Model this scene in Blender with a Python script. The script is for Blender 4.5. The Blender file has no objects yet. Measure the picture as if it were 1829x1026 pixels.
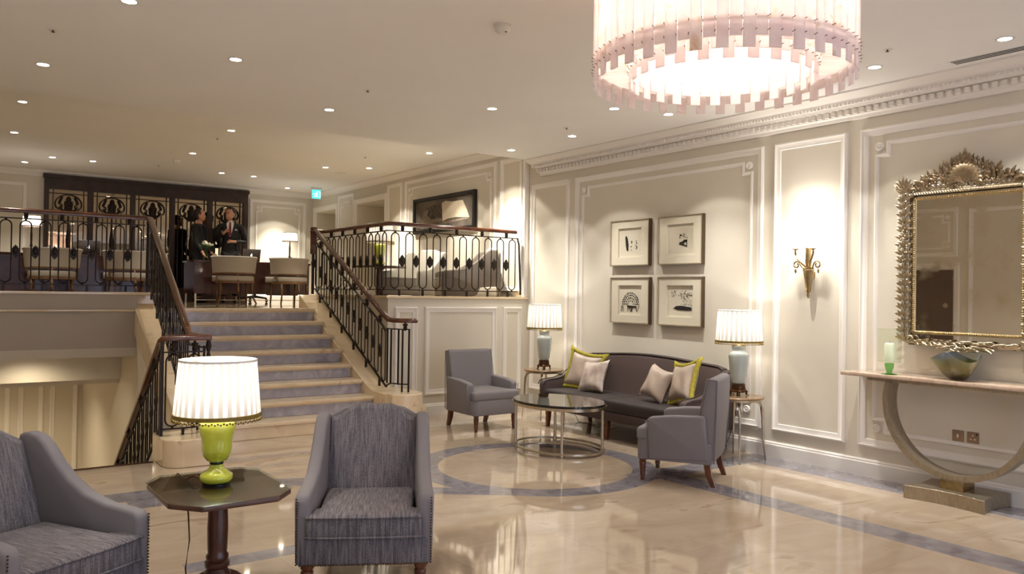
import bpy, bmesh, math, random
from math import sin, cos, pi, radians, sqrt, atan2
from mathutils import Vector, Matrix
sc = bpy.context.scene
COL = sc.collection
V = Vector

# ------------------------------------------------------------------ mesh builder
class MB:
    def __init__(s): s.v = []; s.f = []; s.mi = []; s.M = Matrix.Identity(4); s.m = 0
    def at(s, x=0, y=0, z=0, rz=0, rx=0, ry=0, sc=(1, 1, 1)):
        s.M = Matrix.Translation((x, y, z)) @ Matrix.Rotation(rz, 4, 'Z') @ Matrix.Rotation(ry, 4, 'Y') @ Matrix.Rotation(rx, 4, 'X') @ Matrix.Diagonal((*sc, 1))
        return s
    def add(s, vs, fs):
        o = len(s.v)
        s.v += [tuple(s.M @ V(p)) for p in vs]
        s.f += [tuple(o + i for i in f) for f in fs]; s.mi += [s.m] * len(fs)
        return s
    def box(s, x0, x1, y0, y1, z0, z1):
        vs = [(x, y, z) for z in (z0, z1) for y in (y0, y1) for x in (x0, x1)]
        return s.add(vs, [(0, 2, 3, 1), (4, 5, 7, 6), (0, 1, 5, 4), (2, 6, 7, 3), (0, 4, 6, 2), (1, 3, 7, 5)])
    def cbox(s, cx, cy, cz, sx, sy, sz): return s.box(cx - sx / 2, cx + sx / 2, cy - sy / 2, cy + sy / 2, cz - sz / 2, cz + sz / 2)
    def prism(s, poly, z0, z1, axis='z'):
        n = len(poly)
        def P(p, t): return {'z': (p[0], p[1], t), 'x': (t, p[0], p[1]), 'y': (p[0], t, p[1])}[axis]
        vs = [P(p, z0) for p in poly] + [P(p, z1) for p in poly]
        fs = [tuple(range(n))[::-1], tuple(range(n, 2 * n))] + [(i, (i + 1) % n, n + (i + 1) % n, n + i) for i in range(n)]
        return s.add(vs, fs)
    def lathe(s, prof, n=24, mod=None):
        vs = []; fs = []; k = len(prof)
        for i in range(n):
            a = 2 * pi * i / n; m = mod(a) if mod else 1
            for r, z in prof: vs.append((r * m * cos(a), r * m * sin(a), z))
        for i in range(n):
            j = (i + 1) % n
            for q in range(k - 1): fs.append((i * k + q, j * k + q, j * k + q + 1, i * k + q + 1))
        if prof[0][0] > 1e-5: fs.append(tuple(i * k for i in range(n))[::-1])
        if prof[-1][0] > 1e-5: fs.append(tuple(i * k + k - 1 for i in range(n)))
        return s.add(vs, fs)
    def shell(s, prof, n=24, mod=None):       # lathe with no caps
        vs = []; fs = []; k = len(prof)
        for i in range(n):
            a = 2 * pi * i / n
            for r, z in prof:
                m = mod(a, z) if mod else 1
                vs.append((r * m * cos(a), r * m * sin(a), z))
        for i in range(n):
            j = (i + 1) % n
            for q in range(k - 1): fs.append((i * k + q, j * k + q, j * k + q + 1, i * k + q + 1))
        return s.add(vs, fs)
    def sweep(s, pts, prof, closed=False, up=(0, 0, 1), caps=True):
        # profile points are (side, up) offsets; mitred in the plane of the path
        pts = [V(p) for p in pts]; n = len(pts); up = V(up); vs = []; fs = []; k = len(prof)
        for i, p in enumerate(pts):
            a = pts[i - 1] if (i > 0 or closed) else None
            b = pts[(i + 1) % n] if (i < n - 1 or closed) else None
            d0 = (p - a).normalized() if a is not None else None
            d1 = (b - p).normalized() if b is not None else None
            if d0 is None: d0 = d1
            if d1 is None: d1 = d0
            t = (d0 + d1)
            t = t.normalized() if t.length > 1e-6 else d1
            u = up if abs(t.dot(up)) < .999 else V((0, 1, 0))
            side = t.cross(u).normalized(); uu = side.cross(t).normalized()
            c = max(.35, t.dot(d1)); 
            dh = (d1 - d0); hs = abs(dh.dot(side)); hu = abs(dh.dot(uu))
            fs_ = 1 / c if hs >= hu and dh.length > 1e-6 else 1; fu_ = 1 / c if hu > hs and dh.length > 1e-6 else 1
            for (x, y) in prof: vs.append(p + side * x * fs_ + uu * y * fu_)
        m = n if closed else n - 1
        for i in range(m):
            j = (i + 1) % n
            for q in range(k): r = (q + 1) % k; fs.append((i * k + q, i * k + r, j * k + r, j * k + q))
        if not closed and caps: fs += [tuple(range(k)), tuple(range((n - 1) * k, n * k))[::-1]]
        return s.add(vs, fs)
    def tube(s, pts, r=.01, n=6, closed=False, rz=None, up=(0, 0, 1)):
        rz = rz or r
        if isinstance(r, (list, tuple)):
            pts = [V(p) for p in pts]; vs = []; fs = []; N = len(pts)
            for i, p in enumerate(pts):
                t = (pts[min(i + 1, N - 1)] - pts[max(i - 1, 0)]).normalized()
                u = V(up) if abs(t.dot(V(up))) < .95 else V((0, 1, 0))
                a = t.cross(u).normalized(); b = a.cross(t).normalized()
                for q in range(n): vs.append(p + a * r[i] * cos(2 * pi * q / n) + b * r[i] * sin(2 * pi * q / n))
            for i in range(N - 1):
                for q in range(n): w = (q + 1) % n; fs.append((i * n + q, i * n + w, (i + 1) * n + w, (i + 1) * n + q))
            fs += [tuple(range(n)), tuple(range((N - 1) * n, N * n))[::-1]]
            return s.add(vs, fs)
        return s.sweep(pts, [(r * cos(2 * pi * q / n), rz * sin(2 * pi * q / n)) for q in range(n)], closed, up)
    def ball(s, c, r, n=10, m=7):
        if not isinstance(r, (tuple, list)): r = (r, r, r)
        vs = [(c[0], c[1], c[2] + r[2])]; fs = []
        for i in range(1, m):
            t = pi * i / m
            for j in range(n): a = 2 * pi * j / n; vs.append((c[0] + r[0] * sin(t) * cos(a), c[1] + r[1] * sin(t) * sin(a), c[2] + r[2] * cos(t)))
        vs.append((c[0], c[1], c[2] - r[2])); L = len(vs) - 1
        for j in range(n): fs.append((0, 1 + j, 1 + (j + 1) % n)); fs.append((L, L - 1 - j, L - 1 - (j + 1) % n if (j + 1) % n else L - 1))
        for i in range(m - 2):
            for j in range(n): a = 1 + i * n + j; b = 1 + i * n + (j + 1) % n; fs.append((a, a + n, b + n, b))
        return s.add(vs, fs)
    def grid(s, fn, nu, nv, closed_u=False):
        vs = [fn(i / (nu if closed_u else nu - 1), j / (nv - 1)) for i in range(nu) for j in range(nv)]; fs = []
        for i in range(nu if closed_u else nu - 1):
            k = (i + 1) % nu
            for j in range(nv - 1): fs.append((i * nv + j, k * nv + j, k * nv + j + 1, i * nv + j + 1))
        return s.add(vs, fs)
    def rbox(s, x0, x1, y0, y1, z0, z1, r=.02, seg=2):     # softly rounded box
        bm = bmesh.new(); bmesh.ops.create_cube(bm, size=1)
        for v in bm.verts: v.co = V(((x0 + x1) / 2 + v.co.x * (x1 - x0), (y0 + y1) / 2 + v.co.y * (y1 - y0), (z0 + z1) / 2 + v.co.z * (z1 - z0)))
        bmesh.ops.bevel(bm, geom=list(bm.edges), offset=min(r, .49 * min(x1 - x0, y1 - y0, z1 - z0)), segments=seg, profile=.5, affect='EDGES')
        return s.frombm(bm)
    def rprism(s, poly, z0, z1, axis='z', r=.02, seg=2):     # rounded prism
        t = MB(); t.prism(poly, z0, z1, axis); bm = bmesh.new()
        vv = [bm.verts.new(p) for p in t.v]
        for f in t.f: bm.faces.new([vv[i] for i in f])
        bmesh.ops.recalc_face_normals(bm, faces=bm.faces)
        es = [e for e in bm.edges if len(e.link_faces) == 2 and e.calc_face_angle(0) > .6]
        bmesh.ops.bevel(bm, geom=es, offset=r, segments=seg, profile=.5, affect='EDGES', clamp_overlap=True)
        return s.frombm(bm)
    def frombm(s, bm):
        bm.verts.index_update()
        vs = [tuple(v.co) for v in bm.verts]; fs = [tuple(v.index for v in f.verts) for f in bm.faces]
        bm.free(); return s.add(vs, fs)
    def build(s, name, mat=None, parent=None, smooth=35, bevel=0, subsurf=0, mats=None, recalc=True):
        me = bpy.data.meshes.new(name); me.from_pydata(s.v, [], s.f)
        for m in (mats or [mat]):
            if m: me.materials.append(m)
        if mats:
            for p, i in zip(me.polygons, s.mi): p.material_index = i
        if recalc:
            bm = bmesh.new(); bm.from_mesh(me); bmesh.ops.recalc_face_normals(bm, faces=bm.faces); bm.to_mesh(me); bm.free()
        if smooth:
            me.polygons.foreach_set('use_smooth', [True] * len(me.polygons))
            if smooth < 180: me.set_sharp_from_angle(angle=radians(smooth))
        me.update()
        o = bpy.data.objects.new(name, me); COL.objects.link(o)
        if parent: o.parent = parent
        if bevel:
            b = o.modifiers.new('soft', 'BEVEL'); b.width = bevel; b.segments = 2; b.limit_method = 'ANGLE'; b.angle_limit = radians(40)
        if subsurf:
            b = o.modifiers.new('sub', 'SUBSURF'); b.levels = b.render_levels = subsurf
        return o

def tag(o, label, cat, group=None, kind=None):
    o['label'] = label; o['category'] = cat
    if group: o['group'] = group
    if kind: o['kind'] = kind
    return o
def thing(name, label, cat, loc=(0, 0, 0), rz=0, group=None):
    o = bpy.data.objects.new(name, None); COL.objects.link(o); o.empty_display_size = .1
    o.location = loc; o.rotation_euler = (0, 0, rz)
    return tag(o, label, cat, group)
def struct(o): o['kind'] = 'structure'; return o
def children(o): return [c for c in bpy.data.objects if c.parent == o]
def copy_tree(o, parent=None, loc=None, rz=None, label=None, group=None):
    c = o.copy(); COL.objects.link(c)
    if parent: c.parent = parent
    for ch in children(o): copy_tree(ch, c)
    if loc: c.location = loc
    if rz is not None: c.rotation_euler = (0, 0, rz)
    if label: c['label'] = label
    if group: c['group'] = group
    return c
def inst(name, src, parent, loc=(0, 0, 0), rz=0):          # another part sharing the mesh of src
    o = src.copy(); o.name = name; COL.objects.link(o); o.parent = parent; o.location = loc; o.rotation_euler = (0, 0, rz); return o

# ------------------------------------------------------------------ materials
MATS = {}
def nodes(name):
    m = bpy.data.materials.new(name); m.use_nodes = True
    nt = m.node_tree; return m, nt, nt.nodes, nt.links, nt.nodes['Principled BSDF']
def lin(c):   # sRGB 0-255 to linear
    return tuple((x / 255 / 12.92 if x / 255 <= .04045 else ((x / 255 + .055) / 1.055) ** 2.4) for x in c)
def rgb(c): return (*lin(c), 1)
def mat(name, c, rough=.5, metal=0, noise=0, scale=20, c2=None, bump=0, bscale=None, spec=None, coat=0, stretch=(1, 1, 1), detail=4, emis=None, estr=0):
    if name in MATS: return MATS[name]
    m, nt, N, L, b = nodes(name)
    b.inputs['Roughness'].default_value = rough; b.inputs['Metallic'].default_value = metal
    if spec is not None: b.inputs['Specular IOR Level'].default_value = spec
    if coat: b.inputs['Coat Weight'].default_value = coat; b.inputs['Coat Roughness'].default_value = .05
    tc = N.new('ShaderNodeTexCoord'); mp = N.new('ShaderNodeMapping'); mp.inputs['Scale'].default_value = stretch
    L.new(tc.outputs['Object'], mp.inputs['Vector'])
    nz = N.new('ShaderNodeTexNoise'); nz.inputs['Scale'].default_value = scale; nz.inputs['Detail'].default_value = detail
    L.new(mp.outputs['Vector'], nz.inputs['Vector'])
    cr = N.new('ShaderNodeValToRGB'); L.new(nz.outputs['Fac'], cr.inputs['Fac'])
    a = rgb(c)
    if c2: bcol = rgb(c2)
    else: bcol = tuple(min(1, x * (1 + noise)) for x in a[:3]) + (1,); a = tuple(x * (1 - noise) for x in a[:3]) + (1,)
    cr.color_ramp.elements[0].position = .32; cr.color_ramp.elements[1].position = .68
    cr.color_ramp.elements[0].color = a; cr.color_ramp.elements[1].color = bcol
    L.new(cr.outputs['Color'], b.inputs['Base Color'])
    if bump:
        n2 = N.new('ShaderNodeTexNoise'); n2.inputs['Scale'].default_value = bscale or scale * 4; n2.inputs['Detail'].default_value = 3
        L.new(mp.outputs['Vector'], n2.inputs['Vector'])
        bp = N.new('ShaderNodeBump'); bp.inputs['Strength'].default_value = bump; bp.inputs['Distance'].default_value = .01
        L.new(n2.outputs['Fac'], bp.inputs['Height']); L.new(bp.outputs['Normal'], b.inputs['Normal'])
    if emis: b.inputs['Emission Color'].default_value = rgb(emis); b.inputs['Emission Strength'].default_value = estr
    MATS[name] = m; return m
def glass(name, c, rough=.02, refl=.5):      # clear thin glass
    m, nt, N, L, b = nodes(name); N.remove(b)
    out = N['Material Output']; t = N.new('ShaderNodeBsdfTransparent'); t.inputs['Color'].default_value = rgb(c)
    g = N.new('ShaderNodeBsdfGlossy'); g.inputs['Roughness'].default_value = rough
    fr = N.new('ShaderNodeFresnel'); fr.inputs['IOR'].default_value = 1.05 + refl * .6
    mx = N.new('ShaderNodeMixShader'); gm = N.new('ShaderNodeNewGeometry'); mm = N.new('ShaderNodeMath'); mm.operation = 'SUBTRACT'; mm.inputs[0].default_value = 1; L.new(gm.outputs['Backfacing'], mm.inputs[1]); mu = N.new('ShaderNodeMath'); mu.operation = 'MULTIPLY'; L.new(fr.outputs[0], mu.inputs[0]); L.new(mm.outputs[0], mu.inputs[1]); L.new(mu.outputs[0], mx.inputs[0]); L.new(t.outputs[0], mx.inputs[1]); L.new(g.outputs[0], mx.inputs[2])
    L.new(mx.outputs[0], out.inputs['Surface']); MATS[name] = m; return m
def shade_mat(name, c, tr=.65, noise=0, scale=8, c2=None, transp=0):   # cloth or stone that lets lamp light through
    m, nt, N, L, b = nodes(name); N.remove(b); out = N['Material Output']
    d = N.new('ShaderNodeBsdfDiffuse'); t = N.new('ShaderNodeBsdfTranslucent')
    if c2:
        tc = N.new('ShaderNodeTexCoord'); nz = N.new('ShaderNodeTexNoise'); nz.inputs['Scale'].default_value = scale; nz.inputs['Detail'].default_value = 6; nz.inputs['Distortion'].default_value = 1.2
        L.new(tc.outputs['Generated' if False else 'Object'], nz.inputs['Vector'])
        cr = N.new('ShaderNodeValToRGB'); cr.color_ramp.elements[0].color = rgb(c); cr.color_ramp.elements[1].color = rgb(c2)
        cr.color_ramp.elements[0].position = .36; cr.color_ramp.elements[1].position = .66
        L.new(nz.outputs['Fac'], cr.inputs['Fac']); L.new(cr.outputs['Color'], d.inputs['Color']); L.new(cr.outputs['Color'], t.inputs['Color'])
    else:
        d.inputs['Color'].default_value = rgb(c); t.inputs['Color'].default_value = rgb(c)
    mx = N.new('ShaderNodeMixShader'); mx.inputs[0].default_value = tr
    L.new(d.outputs[0], mx.inputs[1]); L.new(t.outputs[0], mx.inputs[2]); last = mx
    if transp:
        tp = N.new('ShaderNodeBsdfTransparent'); m2 = N.new('ShaderNodeMixShader'); m2.inputs[0].default_value = transp
        L.new(last.outputs[0], m2.inputs[1]); L.new(tp.outputs[0], m2.inputs[2]); last = m2
    L.new(last.outputs[0], out.inputs['Surface']); MATS[name] = m; return m
def emit(name, c, s):
    m, nt, N, L, b = nodes(name); b.inputs['Base Color'].default_value = (0, 0, 0, 1)
    b.inputs['Emission Color'].default_value = rgb(c); b.inputs['Emission Strength'].default_value = s; MATS[name] = m; return m

WALL = mat('wall_paint', (212, 205, 190), .75, noise=.015, scale=3)
TRIM = mat('trim_paint', (232, 227, 220), .55, noise=.01, scale=3)
CEIL = mat('ceiling_paint', (237, 235, 232), .85, noise=.012, scale=1.5)
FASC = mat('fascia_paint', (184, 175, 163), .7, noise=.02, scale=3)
IRON = mat('black_bronze_iron', (46, 36, 30), .42, .6, noise=.2, scale=40)
RAILW = mat('rail_mahogany', (74, 38, 24), .22, 0, c2=(104, 58, 36), scale=9, stretch=(1, 1, 1), coat=.4)
DKWOOD = mat('dark_mahogany', (56, 26, 18), .28, 0, c2=(82, 42, 28), scale=8, coat=.15)
TABTOP = mat('table_top_mahogany', (78, 48, 35), .3, 0, c2=(102, 68, 49), scale=5, stretch=(4, 1, 1))
LEGW = mat('leg_walnut', (70, 34, 18), .3, 0, c2=(104, 54, 28), scale=14, coat=.2)
CHAIRW = mat('desk_chair_wood', (96, 66, 40), .4, c2=(126, 90, 56), scale=14)
BRASS = mat('antique_brass', (158, 138, 100), .35, 1, noise=.15, scale=30)
SILVER = mat('silver_leaf_metal', (196, 184, 164), .28, 1, noise=.08, scale=30)
BRONZE = mat('dark_bronze', (92, 62, 40), .4, .8, noise=.2, scale=30)
GREYUP = mat('grey_upholstery', (124, 119, 122), .8, noise=.05, scale=400, bump=.08, bscale=700)
SOFAUP = mat('aubergine_upholstery', (68, 53, 49), .75, noise=.12, scale=500, bump=.1, bscale=700)
SOFASEAT = mat('dark_velvet_seat', (46, 36, 34), .7, noise=.15, scale=300, stretch=(1, 6, 1))
CREAMUP = mat('cream_upholstery', (184, 178, 166), .8, noise=.04, scale=300)
GREYBACK = mat('taupe_tweed', (108, 99, 90), .85, noise=.12, scale=300)
TAUPE = mat('desk_chair_linen', (168, 160, 148), .85, noise=.05, scale=300)
SILK = mat('taupe_silk', (172, 156, 142), .38, noise=.1, scale=9, detail=6)
SILK2 = mat('pale_damask', (206, 192, 180), .4, c2=(150, 132, 124), scale=7, detail=8)
LIME = mat('lime_fringe', (156, 145, 42), .8, noise=.2, scale=60)
CHART = mat('chartreuse_glass', (196, 204, 62), .08, noise=.04, scale=4, coat=1)
CELA = mat('celadon_ceramic', (186, 196, 190), .12, noise=.04, scale=5, coat=.8)
GOLDT = mat('olive_gold_trim', (132, 110, 40), .5, .3, noise=.25, scale=120)
WHITEPL = mat('white_plastic', (225, 222, 216), .4)
BLACK = mat('black_matt', (22, 19, 18), .45)
BLACKG = mat('black_gloss', (18, 16, 17), .15)
SHADE = shade_mat('pleated_silk_shade', (216, 213, 209), .44)
SHADE2 = shade_mat('double_silk_pleat', (196, 192, 188), .25)
SCSH = shade_mat('sconce_silk_shade', (248, 238, 222), .6, transp=.4)
GREENS = glass('green_glass_stem', (178, 222, 170), refl=.8)
MIRROR = mat('antique_mirror', (222, 216, 206), .02, 1)
SCREENM = mat('screen_mirror', (176, 164, 148), .015, 1)
CLEAR = glass('clear_glass', (252, 252, 250), refl=.4)
GREENG = glass('pale_green_glass', (248, 252, 246), refl=.7)
WAX = mat('candle_wax', (226, 230, 206), .5)
PAPER = mat('white_paper', (236, 232, 222), .7)
MATB = mat('mount_board', (228, 220, 206), .8)
DLGLOW = emit('downlight_glow', (255, 236, 206), 40)
BULB = emit('bulb_glow', (255, 226, 184), 25)

def expr(nt):
    N, L = nt.nodes, nt.links
    def op(o, a, b=None, c=None):
        n = N.new('ShaderNodeMath'); n.operation = o
        for i, x in enumerate((a, b, c)):
            if x is None: continue
            if isinstance(x, (int, float)): n.inputs[i].default_value = x
            else: L.new(x, n.inputs[i])
        return n.outputs[0]
    return op
def marble(name, c1, c2, vein, scale=2, rough=.08, coat=.3, seams=None, bands=False):
    m, nt, N, L, b = nodes(name); op = expr(nt)
    geo = N.new('ShaderNodeNewGeometry'); P = geo.outputs['Position']
    sp = N.new('ShaderNodeSeparateXYZ'); L.new(P, sp.inputs[0]); X, Y, Z = sp.outputs
    nz = N.new('ShaderNodeTexNoise'); nz.inputs['Scale'].default_value = scale; nz.inputs['Detail'].default_value = 8; nz.inputs['Distortion'].default_value = 1.5
    mp = N.new('ShaderNodeMapping'); mp.inputs['Scale'].default_value = (1, 2.2, 1); mp.inputs['Rotation'].default_value = (0, 0, .5)
    L.new(P, mp.inputs['Vector']); L.new(mp.outputs[0], nz.inputs['Vector'])
    cr = N.new('ShaderNodeValToRGB'); e = cr.color_ramp.elements; e[0].color = rgb(c1); e[1].color = rgb(c2); e[0].position = .3; e[1].position = .62
    v = e.new(.7); v.color = rgb(vein); w = e.new(.76); w.color = rgb(c2)
    L.new(nz.outputs['Fac'], cr.inputs['Fac']); colr = cr.outputs['Color']
    def mixc(f, a, bb):
        n = N.new('ShaderNodeMix'); n.data_type = 'RGBA'; L.new(f, n.inputs[0])
        for x, i in ((a, 6), (bb, 7)):
            if isinstance(x, tuple): n.inputs[i].default_value = x
            else: L.new(x, n.inputs[i])
        return n.outputs[2]
    if bands:
        def rect(x0, x1, y0, y1):
            a = op('MULTIPLY', op('GREATER_THAN', X, x0), op('LESS_THAN', X, x1))
            return op('MULTIPLY', a, op('MULTIPLY', op('GREATER_THAN', Y, y0), op('LESS_THAN', Y, y1)))
        def seg(ax, ay, bx, by, w):
            dx, dy = bx - ax, by - ay; l = sqrt(dx * dx + dy * dy); dx /= l; dy /= l
            u = op('ADD', op('MULTIPLY', op('SUBTRACT', X, ax), dx), op('MULTIPLY', op('SUBTRACT', Y, ay), dy))
            q = op('ABSOLUTE', op('SUBTRACT', op('MULTIPLY', op('SUBTRACT', X, ax), dy), op('MULTIPLY', op('SUBTRACT', Y, ay), dx)))
            return op('MULTIPLY', op('LESS_THAN', q, w / 2), op('MULTIPLY', op('GREATER_THAN', u, 0), op('LESS_THAN', u, l)))
        def ring(cx, cy, r, w):
            d = op('SQRT', op('ADD', op('POWER', op('SUBTRACT', X, cx), 2), op('POWER', op('SUBTRACT', Y, cy), 2)))
            return op('LESS_THAN', op('ABSOLUTE', op('SUBTRACT', d, r)), w / 2)
        # narrow tone changes from slab to slab
        bk = op('ADD', op('FLOOR', op('DIVIDE', X, .8)), op('MULTIPLY', op('FLOOR', op('DIVIDE', Y, .8)), 7.3))
        wn = N.new('ShaderNodeTexWhiteNoise'); wn.noise_dimensions = '1D'; L.new(bk, wn.inputs['W'])
        hs = N.new('ShaderNodeHueSaturation'); L.new(colr, hs.inputs['Color']); L.new(op('ADD', op('MULTIPLY', wn.outputs['Value'], .1), .95), hs.inputs['Value']); colr = hs.outputs['Color']
        fx = op('FRACT', op('DIVIDE', X, .8)); fy = op('FRACT', op('DIVIDE', Y, .8))
        sm = op('MAXIMUM', op('LESS_THAN', fx, .004), op('LESS_THAN', fy, .004))
        colr = mixc(op('MULTIPLY', sm, .55), colr, rgb((150, 128, 100)))
        parts = [rect(4.87, 5.12, -4, 4.66), rect(4.72, 6.44, 4.62, 4.88), rect(6.08, 6.5, -4, 4.75), rect(1.12, 2.3, 4.42, 4.58), rect(.4, 1.96, 6.14, 6.42),
                 rect(1.12, 1.5, 5.9, 6.3), ring(4.29, 5.56, .955, .22), seg(1.9, 6.3, 2.5, 5.99, .26), seg(2.38, 6.1, 3.08, 5.27, .22), seg(3.03, 5.32, 3.62, 4.87, .20)]
        mk = parts[0]
        for q in parts[1:]: mk = op('MAXIMUM', mk, q)
        n2 = N.new('ShaderNodeTexNoise'); n2.inputs['Scale'].default_value = 7; n2.inputs['Detail'].default_value = 9; n2.inputs['Distortion'].default_value = 1; L.new(P, n2.inputs['Vector'])
        c3 = N.new('ShaderNodeValToRGB'); c3.color_ramp.elements[0].color = rgb((120, 116, 122)); c3.color_ramp.elements[1].color = rgb((156, 151, 157)); c3.color_ramp.elements[0].position = .3; c3.color_ramp.elements[1].position = .7
        L.new(n2.outputs['Fac'], c3.inputs['Fac']); colr = mixc(mk, colr, c3.outputs['Color'])
    L.new(colr, b.inputs['Base Color']); b.inputs['Roughness'].default_value = rough
    if coat: b.inputs['Coat Weight'].default_value = coat; b.inputs['Coat Roughness'].default_value = .03
    MATS[name] = m; return m
FLOORM = marble('cream_marble_floor', (180, 160, 137), (195, 177, 155), (168, 146, 121), 1.6, .06, .5, bands=True)
CREAMST = marble('cream_marble_stone', (216, 194, 158), (228, 208, 176), (200, 172, 134), 2.5, .16, .2)
GREYST = marble('blue_grey_marble', (150, 147, 157), (176, 172, 180), (192, 188, 194), 5, .18, .2)
UPFLOOR = marble('upper_marble_floor', (168, 150, 122), (188, 168, 138), (150, 130, 104), 1.5, .06, .4)

def tweed(name, c, d):
    m, nt, N, L, b = nodes(name); tc = N.new('ShaderNodeTexCoord')
    def nz(st, s, det=3):
        mp = N.new('ShaderNodeMapping'); mp.inputs['Scale'].default_value = st; L.new(tc.outputs['Object'], mp.inputs['Vector'])
        n = N.new('ShaderNodeTexNoise'); n.inputs['Scale'].default_value = s; n.inputs['Detail'].default_value = det; L.new(mp.outputs[0], n.inputs['Vector']); return n.outputs['Fac']
    op = expr(nt)
    f = op('ADD', op('MULTIPLY', nz((1, .06, .06), 150), .65), op('MULTIPLY', nz((.3, 1, 1), 260), .35))
    cr = N.new('ShaderNodeValToRGB'); cr.color_ramp.elements[0].color = rgb(c); cr.color_ramp.elements[1].color = rgb(d); cr.color_ramp.elements[0].position = .4; cr.color_ramp.elements[1].position = .62
    L.new(f, cr.inputs['Fac']); L.new(cr.outputs['Color'], b.inputs['Base Color']); b.inputs['Roughness'].default_value = .9
    bp = N.new('ShaderNodeBump'); bp.inputs['Strength'].default_value = .25; bp.inputs['Distance'].default_value = .004; L.new(f, bp.inputs['Height']); L.new(bp.outputs['Normal'], b.inputs['Normal'])
    MATS[name] = m; return m
TWEED = tweed('grey_slub_tweed', (84, 80, 86), (132, 126, 128))
# ------------------------------------------------------------------ camera
ZC, FPX = 1.5, 1430.0
yaw, pitch, roll = .625503, .0087583, .0146250
fw = V((sin(yaw), cos(yaw), 0)); rt = V((cos(yaw), -sin(yaw), 0)); up = V((0, 0, 1))
f2 = fw * cos(pitch) + up * sin(pitch); u2 = up * cos(pitch) - fw * sin(pitch)
r3 = rt * cos(roll) + u2 * sin(roll); u3 = u2 * cos(roll) - rt * sin(roll)
cam = bpy.data.cameras.new('camera'); cam.sensor_width = 36; cam.lens = 36 * FPX / 1829; cam.clip_start = .05
co = bpy.data.objects.new('camera', cam); COL.objects.link(co)
co.matrix_world = Matrix(((r3.x, u3.x, -f2.x, 0), (r3.y, u3.y, -f2.y, 0), (r3.z, u3.z, -f2.z, ZC), (0, 0, 0, 1)))
sc.camera = co

XR, XL, YF, YB = 6.44, -.42, -2.6, 16.0       # walls
ZCEIL, ZM, ZMC = 3.24, 1.27, 3.52             # lobby ceiling, upper floor, upper ceiling
YE = 8.54                                     # front of the upper level
# ------------------------------------------------------------------ shell
struct(MB().box(XL - .2, XR + .16, YF - .2, 7.43, -.35, 0).box(1.9, XR + .16, 7.43, 8.62, -.35, 0).build('floor', FLOORM, smooth=0))
struct(MB().box(4.43, XR + .16, 8.59, YB, 1.0, ZM).box(2.1, 4.43, 10.45, YB, 1.0, ZM).box(XL - .2, 2.1, 10.06, YB, 1.0, ZM).build('floor_upper', UPFLOOR, smooth=0))
struct(MB().box(XL - .2, XR + .16, YF - .2, 8.3, ZCEIL, 3.62).build('ceiling', CEIL, smooth=0))
struct(MB().box(XL - .2, XR + .16, 8.3, YB + .2, ZMC, 3.62).build('ceiling_upper', CEIL, smooth=0))
struct(MB().box(XR, XR + .16, YF - .2, 8.58, 0, ZMC).build('wall_right', WALL, smooth=0))
DOORS = [(12.72, 13.84), (14.82, 15.80)]
w = MB(); y = 8.58
for a, b_ in DOORS + [(YB, YB)]:
    w.box(6.40, 6.60, y, a, ZM - .3, ZMC); y = b_
for a, b_ in DOORS:
    w.box(6.40, 6.60, a, b_, 3.12, ZMC)
    w.box(6.60, 7.25, a - .1, a, ZM - .3, ZMC); w.box(6.60, 7.25, b_, b_ + .1, ZM - .3, ZMC); w.box(6.60, 7.25, a - .1, b_ + .1, 3.12, 3.2); w.box(6.6, 7.25, a, b_, ZM - .2, ZM)
struct(w.build('wall_upper_right', WALL, smooth=0))
struct(MB().box(XL - .2, 7.3, YB, YB + .2, ZM - .3, ZMC).build('wall_back', WALL, smooth=0))
struct(MB().box(XL - .2, XL, YF - .2, YB, -2.7, ZMC).build('wall_left', WALL, smooth=0))
# front wall behind the camera: three tall windows added for cool light and reflections
ADDED_WIN = [(.3, 1.7), (2.3, 3.8), (4.4, 5.8)]; w = MB(); x = XL
for a, b_ in ADDED_WIN + [(XR, XR)]:
    w.box(x, a, YF - .2, YF, 0, ZCEIL); x = b_
for a, b_ in ADDED_WIN: w.box(a, b_, YF - .2, YF, 0, .35); w.box(a, b_, YF - .2, YF, 2.75, ZCEIL)
struct(w.build('wall_front', WALL, smooth=0))
n = 0
for a, b_ in ADDED_WIN:
    n += 1; f = MB()
    for q in (a, b_ - .06): f.box(q, q + .06, YF - .14, YF - .04, .35, 2.75)
    for q in (.35, 2.69, 2.1): f.box(a, b_, YF - .14, YF - .04, q, q + .06)
    f.box((a + b_) / 2 - .025, (a + b_) / 2 + .025, YF - .13, YF - .05, .35, 2.75)
    fo = struct(f.build('window_%d' % n, TRIM, smooth=0))  # frame of an added window, unseen behind the camera
    MB().box(a, b_, YF - .1, YF - .09, .35, 2.75).build('pane', CLEAR, fo, smooth=0)
# mezzanine front, side wall and kerbs
struct(MB().box(4.36, XR, YE, YE + .06, 0, 1.43).build('wall_mezzanine_front', WALL, smooth=0))
struct(MB().box(4.36, 4.44, YE + .06, 10.62, 0, 1.43).build('wall_mezzanine_side', WALL, smooth=0))
k = MB(); k.box(4.44, XR - .03, YE + .06, YE + .24, ZM, 1.43).box(4.44, 4.52, YE + .24, 10.62, ZM, 1.43)
k.box(4.33, XR - .02, YE - .025, YE + .26, 1.43, 1.46).box(4.33, 4.55, YE + .26, 10.66, 1.43, 1.46)
k.box(XL, 2.12, 10.08, 10.26, ZM, 1.425).box(XL, 2.14, 9.98, 10.28, 1.425, 1.455)
struct(k.build('trim_1', CREAMST, smooth=0, bevel=.006))
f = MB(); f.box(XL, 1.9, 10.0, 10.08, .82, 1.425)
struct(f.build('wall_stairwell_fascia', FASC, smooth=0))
struct(MB().box(XL, 1.9, 9.965, 10.0, 1.235, 1.26).build('trim_2', CREAMST, smooth=0, bevel=.008))
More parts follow.
